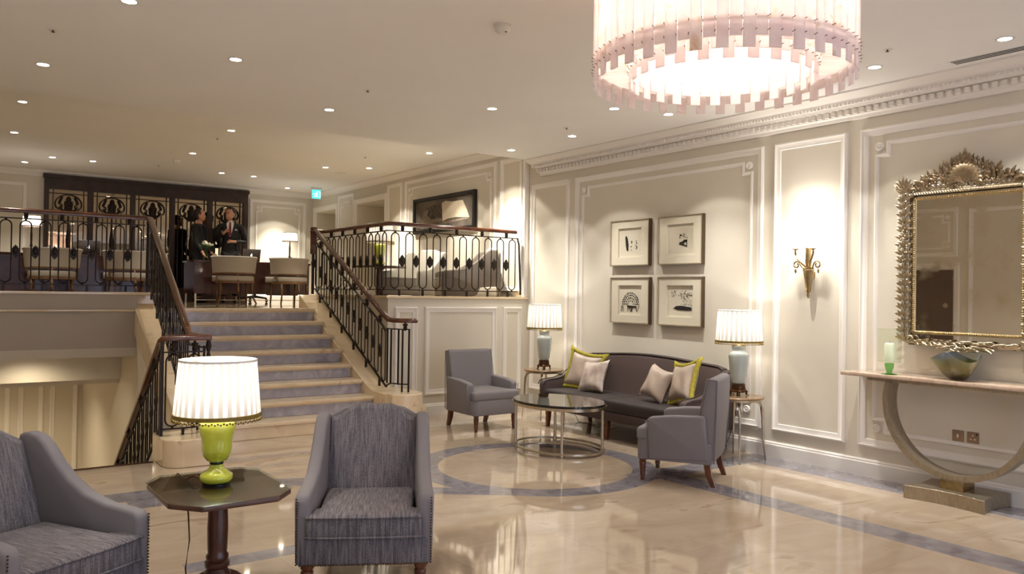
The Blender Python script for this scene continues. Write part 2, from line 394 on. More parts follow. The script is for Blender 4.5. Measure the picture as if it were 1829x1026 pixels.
# stairwell below
struct(MB().box(XL, 1.9, 10.0, 10.9, .72, .82).box(XL, 1.9, 10.9, 11.0, .38, .9).box(XL, 1.9, 11.0, 14.2, .32, .40).build('wall_stairwell_bulkhead', WALL, smooth=0))
struct(MB().box(XL, 1.9, 14.0, 14.2, -2.7, .32).build('wall_lower_back', WALL, smooth=0))
struct(MB().box(1.9, 2.1, 7.44, 14.2, -2.7, -.05).box(1.9, 2.1, 10.34, 14.2, -.05, 1.0).build('wall_stairwell_right', WALL, smooth=0))
struct(MB().box(XL, 1.9, 10.5, 14.0, -2.8, -2.7).build('floor_lower', CREAMST, smooth=0))
s = MB()
for i in range(15): s.box(XL, 1.62, 7.43 + .22 * i, 7.43 + .22 * (i + 1) + (0 if i < 14 else .1), -2.7, -.17 * (i + 1))
struct(s.build('staircase_lower', CREAMST, smooth=0))
struct(MB().box(XL, 1.56, 7.40, 7.435, -.05, .008).build('trim_3', BRONZE, smooth=0))
# main flight: eight risers of grey marble, cream treads
RZ, TR, Y0 = .159, .30, 8.03
t = MB(); g = MB(); XA, XB = 2.10, 4.10
for i in range(8):
    y0 = Y0 + TR * i; z1 = RZ * (i + 1); y1 = 10.46
    t.box(XA, XB, y0 + .012, y1, z1 - RZ, z1 - .035)
    if i == 0:
        pts = [(XA, y0 - .03)] + [(4.42 + .33 * sin(a), 8.33 - .33 * cos(a)) for a in [q * pi / 16 for q in range(0, 13)]] + [(4.55, 8.53), (XA, 8.53)]
        t.prism(pts, z1 - .035, z1); p2 = [(x, y + .02) if x < 4.3 else (x - .02, y + .01) for x, y in pts]; t.prism(p2, 0, z1 - .035)
    else: t.box(XA, XB, y0 - .03, min(y1, y0 + TR + .02), z1 - .035, z1)
    t.box(XA, XB, y0 - .012, y0 + .02, z1 - .052, z1 - .035)
    g.box(XA + .02, XB - .03, y0 - .002, y0 + .014, z1 - RZ + .002, z1 - .052)
st = struct(t.build('staircase', CREAMST, smooth=0, bevel=.005))
g.build('riser_slab', GREYST, st, smooth=0)
# right string and its curtail block
def ztop(y): return .42 + .475 * (y - 8.49)
poly = [(8.0, .003), (8.0, .37), (8.33, .376)] + [(y, ztop(y)) for y in (8.5, 9.0, 10.0, 10.66)] + [(10.66, .003)]
s = MB().prism(poly, XB - .02, 4.36, 'x')
blk = [(XB - .012, 7.9)] + [(4.28 + .22 * sin(a), 7.98 - .22 * cos(a)) for a in [q * pi / 10 - pi / 3 for q in range(0, 9)]] + [(4.50, 8.2), (4.46, 8.53), (XB - .012, 8.53)]
s.prism(blk, 0, .378)
struct(s.build('trim_4', CREAMST, smooth=30, bevel=.008))
# left string, block at its foot
def ztl(y): return .25 + .5 * (y - 7.93)
pl = [(7.9, -.02), (7.9, .25)] + [(y, ztl(y)) for y in (8.0, 8.5, 9, 9.6)] + [(10.34, 1.455), (10.5, 1.455), (10.5, 1.15), (10.34, 1.13)] + [(y, max(-.02, ztl(y) - .30)) for y in (9.6, 9, 8.6, 8.5)]
s = MB().prism(pl, 1.875, 2.12, 'x')
b2 = [(1.58, 7.55)] + [(1.74 - .16 * cos(a), 7.2 - .16 * sin(a)) for a in [q * pi / 12 for q in range(7)]] + [(1.96 + .16 * sin(a), 7.2 - .16 * cos(a)) for a in [q * pi / 12 for q in range(7)]] + [(2.12, 7.95), (1.88, 7.95), (1.88, 7.55)]
s.prism(b2, 0, .235)
struct(s.build('trim_5', CREAMST, smooth=30, bevel=.008))
pw = [(7.5, -.05)] + [(8.5, -.02), (9.0, ztl(9) - .28), (9.6, ztl(9.6) - .28), (10.34, 1.14), (10.34, -.05)]
struct(MB().prism(pw, 1.9, 2.1, 'x').build('wall_stair_side', WALL, smooth=0))

# ------------------------------------------------------------------ mouldings
MOULD = [(0, 0), (.004, .02), (.018, .028), (.03, .018), (.052, .014), (.066, .012), (.07, 0)]
BEAD = [(0, 0), (.005, .014), (.016, .018), (.03, .012), (.038, 0)]
NTRIM = 5
def loops(mb, pts, prof, place):
    n = len(pts); A = sum(pts[i][0] * pts[(i + 1) % n][1] - pts[(i + 1) % n][0] * pts[i][1] for i in range(n)); sg = 1 if A > 0 else -1
    vs = []; fs = []
    for (t, h) in prof:
        for i in range(n):
            p, q, r = V(pts[i - 1]).to_2d() if False else V((*pts[i - 1], 0)), V((*pts[i], 0)), V((*pts[(i + 1) % n], 0))
            a = (q - p).normalized(); b = (r - q).normalized()
            na = V((-a.y, a.x, 0)) * sg; nb = V((-b.y, b.x, 0)) * sg
            m = (na + nb); m = m / max(.2, m.dot(na)) if m.length > 1e-6 else na
            o = q + m * t; vs.append(place(o.x, o.y, h))
    k = len(prof)
    for j in range(k - 1):
        for i in range(n): l = (i + 1) % n; fs.append((j * n + i, j * n + l, (j + 1) * n + l, (j + 1) * n + i))
    mb.add(vs, fs)
def placer(plane, c, sgn):
    if plane == 'X': return lambda a, z, h: (c + sgn * h, a, z)
    return lambda a, z, h: (a, c + sgn * h, z)
def panel(plane, c, sgn, a0, a1, z0, z1, inner=False, w=1.0, mould=None):
    global NTRIM; NTRIM += 1; mb = MB(); pl = placer(plane, c, sgn)
    loops(mb, [(a0, z0), (a1, z0), (a1, z1), (a0, z1)], [(t * w, h * w) for t, h in (mould or MOULD)], pl)
    if inner:
        i = .125 * w; n = .1 * w; b0, b1, c0, c1 = a0 + i, a1 - i, z0 + i, z1 - i
        pts = [(b0 + n, c0), (b1 - n, c0), (b1 - n, c0 + n), (b1, c0 + n), (b1, c1 - n), (b1 - n, c1 - n), (b1 - n, c1), (b0 + n, c1), (b0 + n, c1 - n), (b0, c1 - n), (b0, c0 + n), (b0 + n, c0 + n)]
        loops(mb, pts, [(t * w, h * w) for t, h in BEAD], pl)
        for a in (b0 + n * .42, b1 - n * .42):
            for z in (c0 + n * .42, c1 - n * .42):
                r = .036 * w; k = 16; vs = []
                for rr, h in ((r, 0), (r, .014), (r * .8, .02), (r * .62, .013), (r * .3, .018)): vs += [pl(a + rr * cos(2 * pi * q / k), z + rr * sin(2 * pi * q / k), h) for q in range(k)]
                mb.add(vs, [(j * k + q, j * k + (q + 1) % k, (j + 1) * k + (q + 1) % k, (j + 1) * k + q) for j in range(4) for q in range(k)] + [tuple(4 * k + q for q in range(k))])
    return struct(mb.build('trim_%d' % NTRIM, TRIM, smooth=30))
for a0, a1, inn in [(7.70, 8.48, 0), (4.81, 7.59, 1), (3.94, 4.69, 0), (2.02, 3.82, 1), (1.12, 1.90, 0), (-1.6, 1.0, 1)]: panel('X', XR, -1, a0, a1, .25, 2.955, inn)
for a0, a1 in [(4.86, 5.925), (4.447, 4.757), (6.024, 6.326)]: panel('Y', YE, -1, a0, a1, .245, 1.33, 0)
for a0, a1, inn in [(8.64, 9.155, 0), (9.26, 11.95, 1), (12.06, 12.6, 0), (13.96, 14.70, 1)]: panel('X', 6.40, -1, a0, a1, 1.53, 3.37, inn)
for a0, a1 in DOORS: panel('X', 6.40, -1, a0 - .12, a1 + .12, 1.0, 3.24, 0, 1.5)
panel('Y', YB, -1, 5.07, 6.25, 1.53, 3.33, 1); panel('Y', YB, -1, -.3, 1.28, 1.53, 3.3, 0)
# left wall (seen in the console mirror): panels and a framed floral paper
for a0, a1, inn in [(-1.5, 1.6, 1), (1.8, 3.9, 0), (4.2, 6.0, 0)]: panel('X', XL, 1, a0, a1, .25, 2.955, inn)
panel('X', XL, 1, 6.16, 7.36, 2.2, 3.0, 1); panel('X', XL, 1, 6.12, 7.38, .02, 2.1, 0, 1.3)
for a0, a1 in [(-.3, .25), (.34, .95), (1.05, 1.38), (1.46, 1.84)]: panel('Y', 14.0, -1, a0, a1, -2.4, .18, 0)
struct(MB().box(-.15, .25, 13.95, 14.0, .02, .22).build('window_4', emit('blue_lit_transom', (120, 150, 255), 1.0), smooth=0))
# baseboards
BB = [(0, 0), (.028, 0), (.028, .115), (.02, .125), (.02, .135), (.01, .145), (0, .145)]
def base(name, pts, z=0):
    struct(MB().sweep([(x, y, z) for x, y in pts], [(-p[0], p[1]) for p in BB], caps=True).build(name, TRIM, smooth=30))
base('baseboard_right', [(XR, YE), (XR, YF)][::-1])
base('baseboard_front', [(4.78, YE), (XR, YE)][::-1])
base('baseboard_left', [(XL, YF), (XL, 7.4)][::-1])
base('baseboard_back', [(5.02, YB), (6.4, YB)][::-1], ZM)
# cornice with dentils on the right wall
cp = [(0, 3.05), (.03, 3.05), (.035, 3.075), (.06, 3.085), (.06, 3.135), (.10, 3.14), (.11, 3.16), (.17, 3.17), (.185, 3.19), (.2, 3.19), (.235, 3.2), (.265, 3.222), (.285, 3.226), (.285, ZCEIL), (0, ZCEIL)]
c = MB().prism([(XR - x, z) for x, z in cp], YF, 8.29, 'y'); y = YF + .02
while y < 8.25: c.box(XR - .092, XR - .058, y, y + .036, 3.09, 3.13); y += .066
y = YF + .02
while y < 8.27: c.box(XR - .18, XR - .16, y, y + .016, 3.15, 3.168); y += .036
struct(c.build('trim_90', TRIM, smooth=25))
cove = [(0, 0), (.02, 0), (.03, .03), (.07, .06), (.09, .085), (.09, .1), (0, .1)]
c = MB().prism([(6.40 - x, ZMC - .1 + z) for x, z in cove], 8.58, YB, 'y').prism([(YB - x, ZMC - .1 + z) for x, z in cove], XL, 6.4, 'x')
struct(c.build('trim_91', TRIM, smooth=30))
c = MB().box(6.375, 6.40, 8.56, 8.62, 1.46, ZMC).box(6.385, 6.44, 8.555, 8.6, 1.46, ZMC)
struct(c.build('trim_92', TRIM, smooth=0, bevel=.006))
# upper doors in the two recesses
for i, (a, b_) in enumerate(DOORS):
    d = struct(MB().box(7.15, 7.2, a, b_, ZM, 3.12).build('door_%d' % (i + 1), TRIM, smooth=0))
    m = MB(); pl = placer('X', 7.15, -1)
    for z0, z1 in ((ZM + .2, 2.1), (2.25, 2.9)): loops(m, [(a + .14, z0), (b_ - .14, z0), (b_ - .14, z1), (a + .14, z1)], [(t * .8, h * .8) for t, h in MOULD], pl)
    m.build('door_panel', TRIM, d)
    MB().ball((7.11, a + .1, 2.2), .025).box(7.11, 7.15, a + .09, a + .11, 2.19, 2.21).build('door_handle', BRASS, d)
# floral wall covering seen only by reflection
m, nt, N, L, b = nodes('floral_paper'); tc = N.new('ShaderNodeTexCoord')
vo = N.new('ShaderNodeTexVoronoi'); vo.inputs['Scale'].default_value = 5; L.new(tc.outputs['Object'], vo.inputs['Vector'])
wv = N.new('ShaderNodeTexWave'); wv.inputs['Scale'].default_value = 1.6; wv.inputs['Distortion'].default_value = 9; wv.inputs['Detail'].default_value = 2; L.new(tc.outputs['Object'], wv.inputs['Vector'])
op = expr(nt); f = op('MAXIMUM', op('LESS_THAN', vo.outputs['Distance'], .2), op('GREATER_THAN', wv.outputs['Fac'], .965))
mx = N.new('ShaderNodeMix'); mx.data_type = 'RGBA'; mx.inputs[6].default_value = rgb((92, 76, 66)); mx.inputs[7].default_value = rgb((158, 142, 120)); L.new(f, mx.inputs[0]); L.new(mx.outputs[2], b.inputs['Base Color'])
struct(MB().box(XL, XL + .012, 6.23, 7.28, .1, 1.99).build('trim_93', m, smooth=0))
rnd = random.Random(7)
def turned_leg(mb, x, y, z0, z1, r=.026):
    h = z1 - z0
    mb.at(x, y, z0); mb.lathe([(r * .62, 0), (r * .7, h * .08), (r * .66, h * .2), (r * .95, h * .23), (r * .8, h * .27), (r * .85, h * .4), (r * 1.1, h * .75), (r * 1.1, h * .82), (r * .8, h * .86), (r * 1.15, h * .9), (r * 1.2, h)], 14); mb.at()
def raked_leg(mb, x, y, z0, z1, dx=0, dy=.05, w=.04):
    a = w / 2; b = w * .4
    vs = [(x + dx + sx * b, y + dy + sy * b, z0) for sx, sy in ((-1, -1), (1, -1), (1, 1), (-1, 1))] + [(x + dx * .3 + sx * a, y + dy * .3 + sy * a, (z0 + z1) / 2) for sx, sy in ((-1, -1), (1, -1), (1, 1), (-1, 1))] + [(x + sx * a * 1.1, y + sy * a * 1.1, z1) for sx, sy in ((-1, -1), (1, -1), (1, 1), (-1, 1))]
    mb.add(vs, [(3, 2, 1, 0), (8, 9, 10, 11)] + [(i + k, (i + 1) % 4 + k, (i + 1) % 4 + k + 4, i + k + 4) for k in (0, 4) for i in range(4)])
def warp(mb, fn): mb.v = [tuple(fn(V(p))) for p in mb.v]; return mb

# ---------------------------------------------------------------- wing armchairs
def wing_chair(label, loc, rz, up=None, tw=None, leg=LEGW, group='wing armchairs', legs_h=.19):
    up = up or GREYUP; tw = tw or TWEED
    t = thing('wing_armchair', label, 'armchair', loc, rz, group)
    prof = [(-.38, .19), (-.38, .49), (-.365, .525), (-.30, .535), (-.18, .545), (-.06, .575), (.05, .635), (.13, .70), (.20, .775), (.25, .812), (.31, .824), (.37, .815), (.40, .5), (.38, .19)]
    def taper(p): k = 1 - .10 * max(0, (p.y + .38)) / .76; q = .012 * max(0, min(1, (p.z - .3) / .4)); return V((p.x * k + (q if p.x > 0 else -q), p.y, p.z))
    for s in (-1, 1):
        a = MB(); a.rprism(prof, .252, .325, 'x', .018, 2)
        warp(a, lambda p: taper(V((p.x * s, p.y, p.z)))); a.build('arm', up, t, smooth=60)
    # nail rows along the arm fronts and the base
    n = MB()
    for s in (-1, 1):
        for i in range(24): z = .20 + i * .0135; n.ball((s * .318, -.382, z), .0045, 6, 4)
    for i in range(50): n.ball((-.30 + i * .6 / 49, -.392, .198), .0045, 6, 4)
    n.build('nail_trim', BRONZE, t, smooth=180)
    b = MB()
    def back(u, v):
        x = (u - .5) * 2; c = sqrt(max(0, 1 - abs(x) ** 6))
        q_ = max(0, min(1, (abs(x) - .38) / .5)); h = .862 - .07 * q_ * q_ * (3 - 2 * q_)
        z = .30 + (h - .30) * v; y = .15 + .17 * v - .012 * sin(pi * v) * c + .02 * abs(x) ** 4
        return (x * .262 * (1 - .05 * v), y, z)
    N_, M_ = 21, 13
    f = [back(i / (N_ - 1), j / (M_ - 1)) for i in range(N_) for j in range(M_)]
    bk = [(x, .40 + (z - .3) * .03, z - .003) for x, y, z in f]
    vs = f + bk; off = len(f); fs = []
    ix = lambda i, j: i * M_ + j
    for i in range(N_ - 1):
        for j in range(M_ - 1):
            fs.append((ix(i, j), ix(i + 1, j), ix(i + 1, j + 1), ix(i, j + 1))); fs.append((off + ix(i, j), off + ix(i, j + 1), off + ix(i + 1, j + 1), off + ix(i + 1, j)))
    rim = [ix(i, 0) for i in range(N_)] + [ix(N_ - 1, j) for j in range(1, M_)] + [ix(i, M_ - 1) for i in range(N_ - 2, -1, -1)] + [ix(0, j) for j in range(M_ - 2, 0, -1)]
    for q in range(len(rim)): a, c = rim[q], rim[(q + 1) % len(rim)]; fs.append((a, off + a, off + c, c))
    b.add(vs, fs); b.build('backrest', tw, t, smooth=50, bevel=.02)
    c = MB()
    pl = [(-.235, .17), (-.225, -.25), (-.272, -.27), (-.278, -.405), (.278, -.405), (.272, -.27), (.225, -.25), (.235, .17)]
    c.rprism(pl, .315, .435, 'z', .035, 3)
    warp(c, lambda p: V((p.x, p.y, p.z + (.018 * (1 - (p.x / .28) ** 2) * (1 - ((p.y + .12) / .3) ** 2) if p.z > .4 else 0))))
    c.build('seat_cushion', tw, t, smooth=60)
    for z in (.33, .425): MB().tube([(x * .995, y * .995, z) for x, y in [(-.274, -.28), (-.272, -.402), (-.14, -.409), (0, -.411), (.14, -.409), (.272, -.402), (.274, -.28)]], .006, 6).build('piping', tw, t, smooth=180)
    MB().rbox(-.305, .305, -.385, .36, .19, .325, .015).build('seat_base', tw, t, smooth=60)
    MB().rprism([(-.29, .19), (.29, .19), (.28, .775), (.17, .838), (.1, .85), (-.1, .85), (-.17, .838), (-.28, .775)], .385, .42, 'y', .012).build('back_panel', up, t, smooth=60)
    for x, y in ((-.27, -.34), (.27, -.34)): m = MB(); turned_leg(m, x, y, 0, legs_h, .028); m.build('leg', leg, t, smooth=50)
    for x in (-.24, .24): m = MB(); raked_leg(m, x, .34, 0, legs_h, 0, .05); m.build('leg', leg, t, smooth=0)
    return t
wing_chair('grey wing armchair with slubbed tweed back and seat, standing on the open marble floor', (1.875, 3.85, 0), radians(-29.1))
wing_chair('grey wing armchair with striped tweed cushion, left of the octagonal lamp table', (.315, 3.95, 0), radians(30.7))

# ---------------------------------------------------------------- slipper armchairs
def slipper(label, loc, rz):
    t = thing('upholstered_armchair', label, 'armchair', loc, rz, 'plain grey armchairs by the coffee table')
    W, D = .295, .31
    MB().rprism([(-W, D - .02), (-W, -D + .03), (-W + .03, -D), (W - .03, -D), (W, -D + .03), (W, D - .02)], .175, .34, 'z', .012).build('seat_base', GREYUP, t, smooth=50)
    s = MB().rprism([(-.225, .2), (-.225, -.2), (-W - .005, -.22), (-W - .01, -D - .005), (W + .01, -D - .005), (W + .005, -.22), (.225, -.2), (.225, .2)], .33, .435, 'z', .03, 3)
    warp(s, lambda p: V((p.x, p.y, p.z + (.012 * (1 - (p.x / .3) ** 2) if p.z > .4 else 0)))); s.build('seat_cushion', GREYUP, t, smooth=60)
    for q in (-1, 1):
        a = MB().rprism([(-.215, .18), (-.225, .50), (-.20, .525), (-.05, .545), (.20, .56), (.24, .56), (.27, .2)], .225, W + .008, 'x', .02, 2)
        warp(a, lambda p: V((q * (p.x + (.03 * (p.z - .2) / .35 if p.z > .3 else 0)), p.y, p.z))); a.build('arm', GREYUP, t, smooth=60)
    b = MB().rprism([(.14, .2), (.165, .42), (.235, .82), (.25, .85), (.29, .858), (.335, .845), (.33, .6), (.30, .2)], -.288, .288, 'x', .02, 2)
    warp(b, lambda p: V((p.x * (1 - .05 * (.86 - p.z)), p.y, p.z))); b.build('backrest', GREYUP, t, smooth=60)
    for q in (-1, 1):
        MB().tube([(q * .29, .31, .19), (q * .288, .325, .6), (q * .287, .33, .84), (q * .287, .25, .85), (q * .285, .17, .46)], .005, 6).build('back_piping', GREYUP, t, smooth=180)
        MB().tube([(q * .318, -.215, .18), (q * .34, -.225, .5)], .004, 6).build('arm_piping', GREYUP, t, smooth=180)
    for x in (-.25, .25): m = MB(); turned_leg(m, x, -.27, 0, .18, .026); m.build('leg', LEGW, t, smooth=50)
    for x in (-.25, .25): m = MB(); raked_leg(m, x, .25, 0, .18, 0, .05, .045); m.build('leg', LEGW, t, smooth=0)
    return t
slipper('plain grey armchair against the white panelled mezzanine wall, facing the coffee table', (5.02, 7.50, 0), 0)
slipper('plain grey armchair turned away, in front of the sofa end beside the silver table', (5.07, 4.565, 0), atan2(-.28, -.49))

# ---------------------------------------------------------------- sofa (front faces -X)
def sofa():
    t = thing('sofa', 'dark aubergine camel-back sofa against the wall below four framed pictures', 'sofa', (6.02, 6.17, 0), radians(-90))
    L = 1.10
    MB().rbox(-L + .02, L - .02, -.36, .32, .2, .315, .02).build('seat_base', SOFAUP, t, smooth=60)
    for i in (0, 1):
        c = MB().rbox(-L + .09 + i * 1.01, -L + .09 + i * 1.01 + 1.0, -.385, .2, .305, .425, .035, 3)
        cx = -L + .59 + i * 1.01
        warp(c, lambda p: V((p.x, p.y, p.z + (.02 * (1 - ((p.x - cx) / .5) ** 2) if p.z > .38 else 0)))); c.build('seat_cushion', SOFASEAT, t, smooth=60)
    # back
    b = MB(); n = 31
    def top(x): a = abs(x) / L; return .845 + .028 * cos(pi * a * .9) - .12 * max(0, (a - .86) / .14) ** 2
    rows = []
    for i in range(n):
        x = -L + .03 + (2 * L - .06) * i / (n - 1); h = top(x)
        rows.append([(x, .12, .3), (x, .165, .45), (x, .21, .62), (x, .25, h - .05), (x, .27, h - .015), (x, .30, h), (x, .335, h - .01), (x, .35, h - .06), (x, .35, .22), (x, .12, .22)])
    k = 10; vs = [p for r in rows for p in r]; fs = [(i * k + q, (i + 1) * k + q, (i + 1) * k + (q + 1) % k, i * k + (q + 1) % k) for i in range(n - 1) for q in range(k)]
    fs += [tuple(range(k)), tuple(range((n - 1) * k, n * k))]
    b.add(vs, fs); b.build('backrest', SOFAUP, t, smooth=50)
    prof = [(-.36, .2), (-.365, .47), (-.345, .51), (-.28, .525), (-.14, .535), (0, .575), (.1, .645), (.19, .735), (.26, .785), (.32, .79), (.35, .75), (.35, .2)]
    for s in (-1, 1):
        a = MB().rprism(prof, L - .10, L, 'x', .02, 2); warp(a, lambda p: V((s * (p.x + .03 * max(0, p.z - .3)), p.y, p.z))); ao = a.build('arm', SOFAUP, t, smooth=60)
        for dx in (L - .095, L + .005):
            MB().tube([(s * (dx + .03 * max(0, z - .3)), y - .002, z + .002) for y, z in prof[1:11]], .006, 6).build('piping', SOFASEAT, ao, smooth=180)
    pp = MB().tube([(x, .262, top(x) - .012) for x in [-L + .06 + (2 * L - .12) * i / 30 for i in range(31)]], .006, 6).build('back_piping', SOFASEAT, t, smooth=180)
    for x in (-L + .12, 0, L - .12):
        m = MB(); raked_leg(m, x, -.31, 0, .21, 0, -.015, .04); m.build('leg', LEGW, t, smooth=0)
        m = MB(); raked_leg(m, x, .29, 0, .21, 0, .03, .04); m.build('leg', LEGW, t, smooth=0)
sofa()
# throw cushions
def cushion(label, loc, size, rot, matl, fringe=None, th=.13):
    t = thing('throw_cushion', label, 'cushion', loc, 0, 'cushions on the sofa')
    t.rotation_euler = rot; n = 17; m = MB(); h = size / 2
    def pt(u, v, s):
        x, y = 2 * u - 1, 2 * v - 1
        px = x * (1 - .16 * (1 - y * y)); py = y * (1 - .16 * (1 - x * x))
        z = s * th / 2 * ((1 - x ** 4) * (1 - y ** 4)) ** .5
        z *= 1 - .12 * sin(5 * x + 3 * y) * (1 - x * x) * (1 - y * y)
        return (px * h, z, py * h)
    for s in (-1, 1): m.grid(lambda u, v: pt(u, v, s), n, n)
    m.build('cover', matl, t, smooth=180)
    if fringe:
        f = MB(); ed = [(i / 24, 0) for i in range(24)] + [(1, i / 24) for i in range(24)] + [(1 - i / 24, 1) for i in range(24)] + [(0, 1 - i / 24) for i in range(24)]
        P = [V(pt(u, v, 1)) for u, v in ed]; pl = [p * (1.06 + .02 * sin(i * 2.1)) for i, p in enumerate(P)]
        f.tube(pl, .024, 7, True, up=(0, 1, 0))
        f.build('fringe', fringe, t, smooth=180)
    return t
Q = radians(-90)
cushion('taupe cushion with lime fringe at the left end of the sofa, behind another', (6.07, 6.98, .625), .43, (radians(-18), radians(8), Q + .25), SILK, LIME)
cushion('pale damask cushion leaning in front of the left lime-fringed cushion', (5.96, 6.68, .60), .38, (radians(-24), radians(-6), Q + .1), SILK2)
cushion('small taupe silk cushion without fringe, on the right half of the sofa', (5.95, 5.70, .615), .36, (radians(-22), radians(12), Q - .12), SILK, th=.15)
cushion('taupe cushion with lime fringe leaning on the right sofa arm', (5.98, 5.38, .65), .40, (radians(-18), radians(-10), Q - .28), SILK, LIME, th=.16)

# ---------------------------------------------------------------- oval coffee table
def coffee():
    t = thing('coffee_table', 'oval coffee table with dark glass top on a slim silver frame', 'coffee table', (4.95, 6.05, 0))
    a, b = .375, .50; el = lambda r, z, n=48: [((a + r) * cos(2 * pi * i / n), (b + r) * sin(2 * pi * i / n), z) for i in range(n)]
    tp = mat('dark_mirror_glass', (74, 70, 64), .03, .75)
    MB().prism([(x, y) for x, y, z in el(.022, 0)], .457, .476).build('glass_top', tp, t, smooth=30, bevel=.003)
    MB().sweep(el(.012, .44), [(-.016, -.014), (.016, -.014), (.018, .014), (-.016, .016)], True).build('top_rim', SILVER, t, smooth=30)
    MB().sweep(el(0, .03), [(-.014, -.008), (.014, -.008), (.014, .008), (-.014, .008)], True).build('base_ring', SILVER, t, smooth=30)
    for sx in (-1, 1):
        for sy in (-1, 1):
            MB().at(sx * .25, sy * .36, 0).lathe([(.02, 0), (.022, .02), (.016, .05), (.013, .2), (.013, .42), (.018, .45)], 12).build('leg', SILVER, t, smooth=50)
coffee()
# ---------------------------------------------------------------- silver side tables
def side_table(label, x, y):
    t = thing('side_table', label, 'side table', (x, y, 0), 0, 'round silver side tables beside the sofa')
    top = mat('walnut_veneer', (120, 92, 64), .25, c2=(146, 116, 82), scale=6, coat=.3)
    MB().lathe([(.235, .568), (.245, .572), (.247, .582), (.24, .59), (0, .59)], 40).build('tabletop', top, t, smooth=40)
    MB().lathe([(.2, .545), (.225, .55), (.228, .568), (.2, .568)], 40).build('apron', SILVER, t, smooth=40)
    for k in range(4):
        a = pi / 4 + k * pi / 2; c, s = cos(a), sin(a)
        pts = [(c * r, s * r, z) for r, z in ((.10, .548), (.16, .545), (.205, .525), (.225, .48), (.232, .40), (.24, .2), (.262, 0))]
        MB().tube(pts, [.009, .013, .017, .016, .012, .009, .007], 8).build('leg', SILVER, t, smooth=180)
side_table('round silver side table beside the left arm of the sofa, under a lamp', 6.06, 7.70)
side_table('round silver side table between the right end of the sofa and the near grey armchair', 6.06, 4.80)

# ---------------------------------------------------------------- lamps
def pleated(t, r0, r1, z0, z1, npl, shade=SHADE, fringe=True, amp=.012):
    tri = lambda a: abs(((a * npl / (2 * pi)) % 1) * 2 - 1)
    m = MB(); n = npl * 4
    m.shell([(r0 + (r1 - r0) * q / 4, z0 + (z1 - z0) * q / 4) for q in range(5)], n, lambda a, z: 1 + amp * (tri(a) * 2 - 1))
    m.mi = [1 if (i // 4) % 4 in (1, 2) else 0 for i in range(len(m.f))]
    s = m.build('lamp_shade', None, t, smooth=40, mats=[shade, SHADE2])
    rg = MB()
    for r, z in ((r1 + .001, z1),): rg.sweep([(r * cos(2 * pi * i / 48), r * sin(2 * pi * i / 48), z) for i in range(48)], [(-.003, -.005), (.003, -.005), (.003, .005), (-.003, .005)], True)
    rg.build('shade_rim', PAPER, s, smooth=30)
    if fringe:
        f = MB(); f.sweep([((r0 + .003) * cos(2 * pi * i / 64), (r0 + .003) * sin(2 * pi * i / 64), z0 + .006) for i in range(64)], [(-.003, -.009), (.004, -.009), (.004, .009), (-.003, .009)], True)
        k = int(2 * pi * r0 / .0125)
        for i in range(k): a = 2 * pi * i / k; f.ball(((r0 + .003) * cos(a), (r0 + .003) * sin(a), z0 - .012 - .004 * (i % 2)), .0055, 6, 4)
        f.build('shade_fringe', GOLDT, s, smooth=60)
    return s
LIGHTS = []
def point(name, loc, e, c, r=.04, parent=None):
    l = bpy.data.lights.new(name, 'POINT'); l.energy = e; l.color = c; l.shadow_soft_size = r
    o = bpy.data.objects.new(name, l); COL.objects.link(o); o.location = loc
    if parent: o.parent = parent
    return o
WARM = (1, .945, .87)
def bulb(t, z, e, r=.028):
    MB().ball((0, 0, z), (r, r, r * 1.35), 12, 8).build('bulb', BULB, t, smooth=180)
    point('lamp_light', (0, 0, z + .065), e, WARM, .03, t)
def green_lamp(label, loc, e, cord=False, sc_=1.0):
    t = thing('table_lamp', label, 'lamp', loc)
    MB().lathe([(.062, 0), (.062, .008), (.05, .012)], 32).build('foot', BLACKG, t, smooth=40)
    MB().lathe([(.05, .010), (.066, .014), (.074, .028), (.072, .046), (.055, .058), (.036, .074), (.029, .088), (.027, .096)], 40).build('base', CHART, t, smooth=80)
    MB().lathe([(.029, .094), (.031, .098), (.031, .102), (.029, .106)], 32).build('collar', BLACKG, t, smooth=60)
    MB().lathe([(.027, .103), (.045, .112), (.060, .132), (.067, .160), (.068, .190), (.070, .215), (.078, .245), (.082, .268), (.080, .284), (.066, .298), (.04, .303)], 44).build('body', CHART, t, smooth=80)
    MB().at(0, 0, 0).lathe([(.02, .300), (.012, .31), (.01, .40)], 16).build('stem', BRASS, t, smooth=60)
    pleated(t, .192, .170, .318, .575, 30, amp=.014)
    f = MB()
    for k in range(3): a = k * 2.094; f.tube([(0, 0, .545), (.168 * cos(a), .168 * sin(a), .565)], .002, 5)
    f.tube([(0, 0, .40), (0, 0, .55)], .003, 6); f.build('shade_carrier', BRASS, t)
    bulb(t, .42, e * .2)
    if cord: MB().tube([(-.05, .045, .006), (-.06, .065, .022), (-.075, .085, .03), (-.09, .105, .022), (-.098, .13, .006), (-.1, .2, .004), (-.1, .30, .004), (-.1, .328, -.012), (-.1, .28, -.05), (-.14, .0, -.06), (-.155, -.13, -.08), (-.15, -.14, -.2), (-.165, -.14, -.32), (-.15, -.14, -.45), (-.165, -.12, -.57), (-.12, -.1, -.59)], .0035, 6).build('cord', BRONZE, t, smooth=180)
    return t
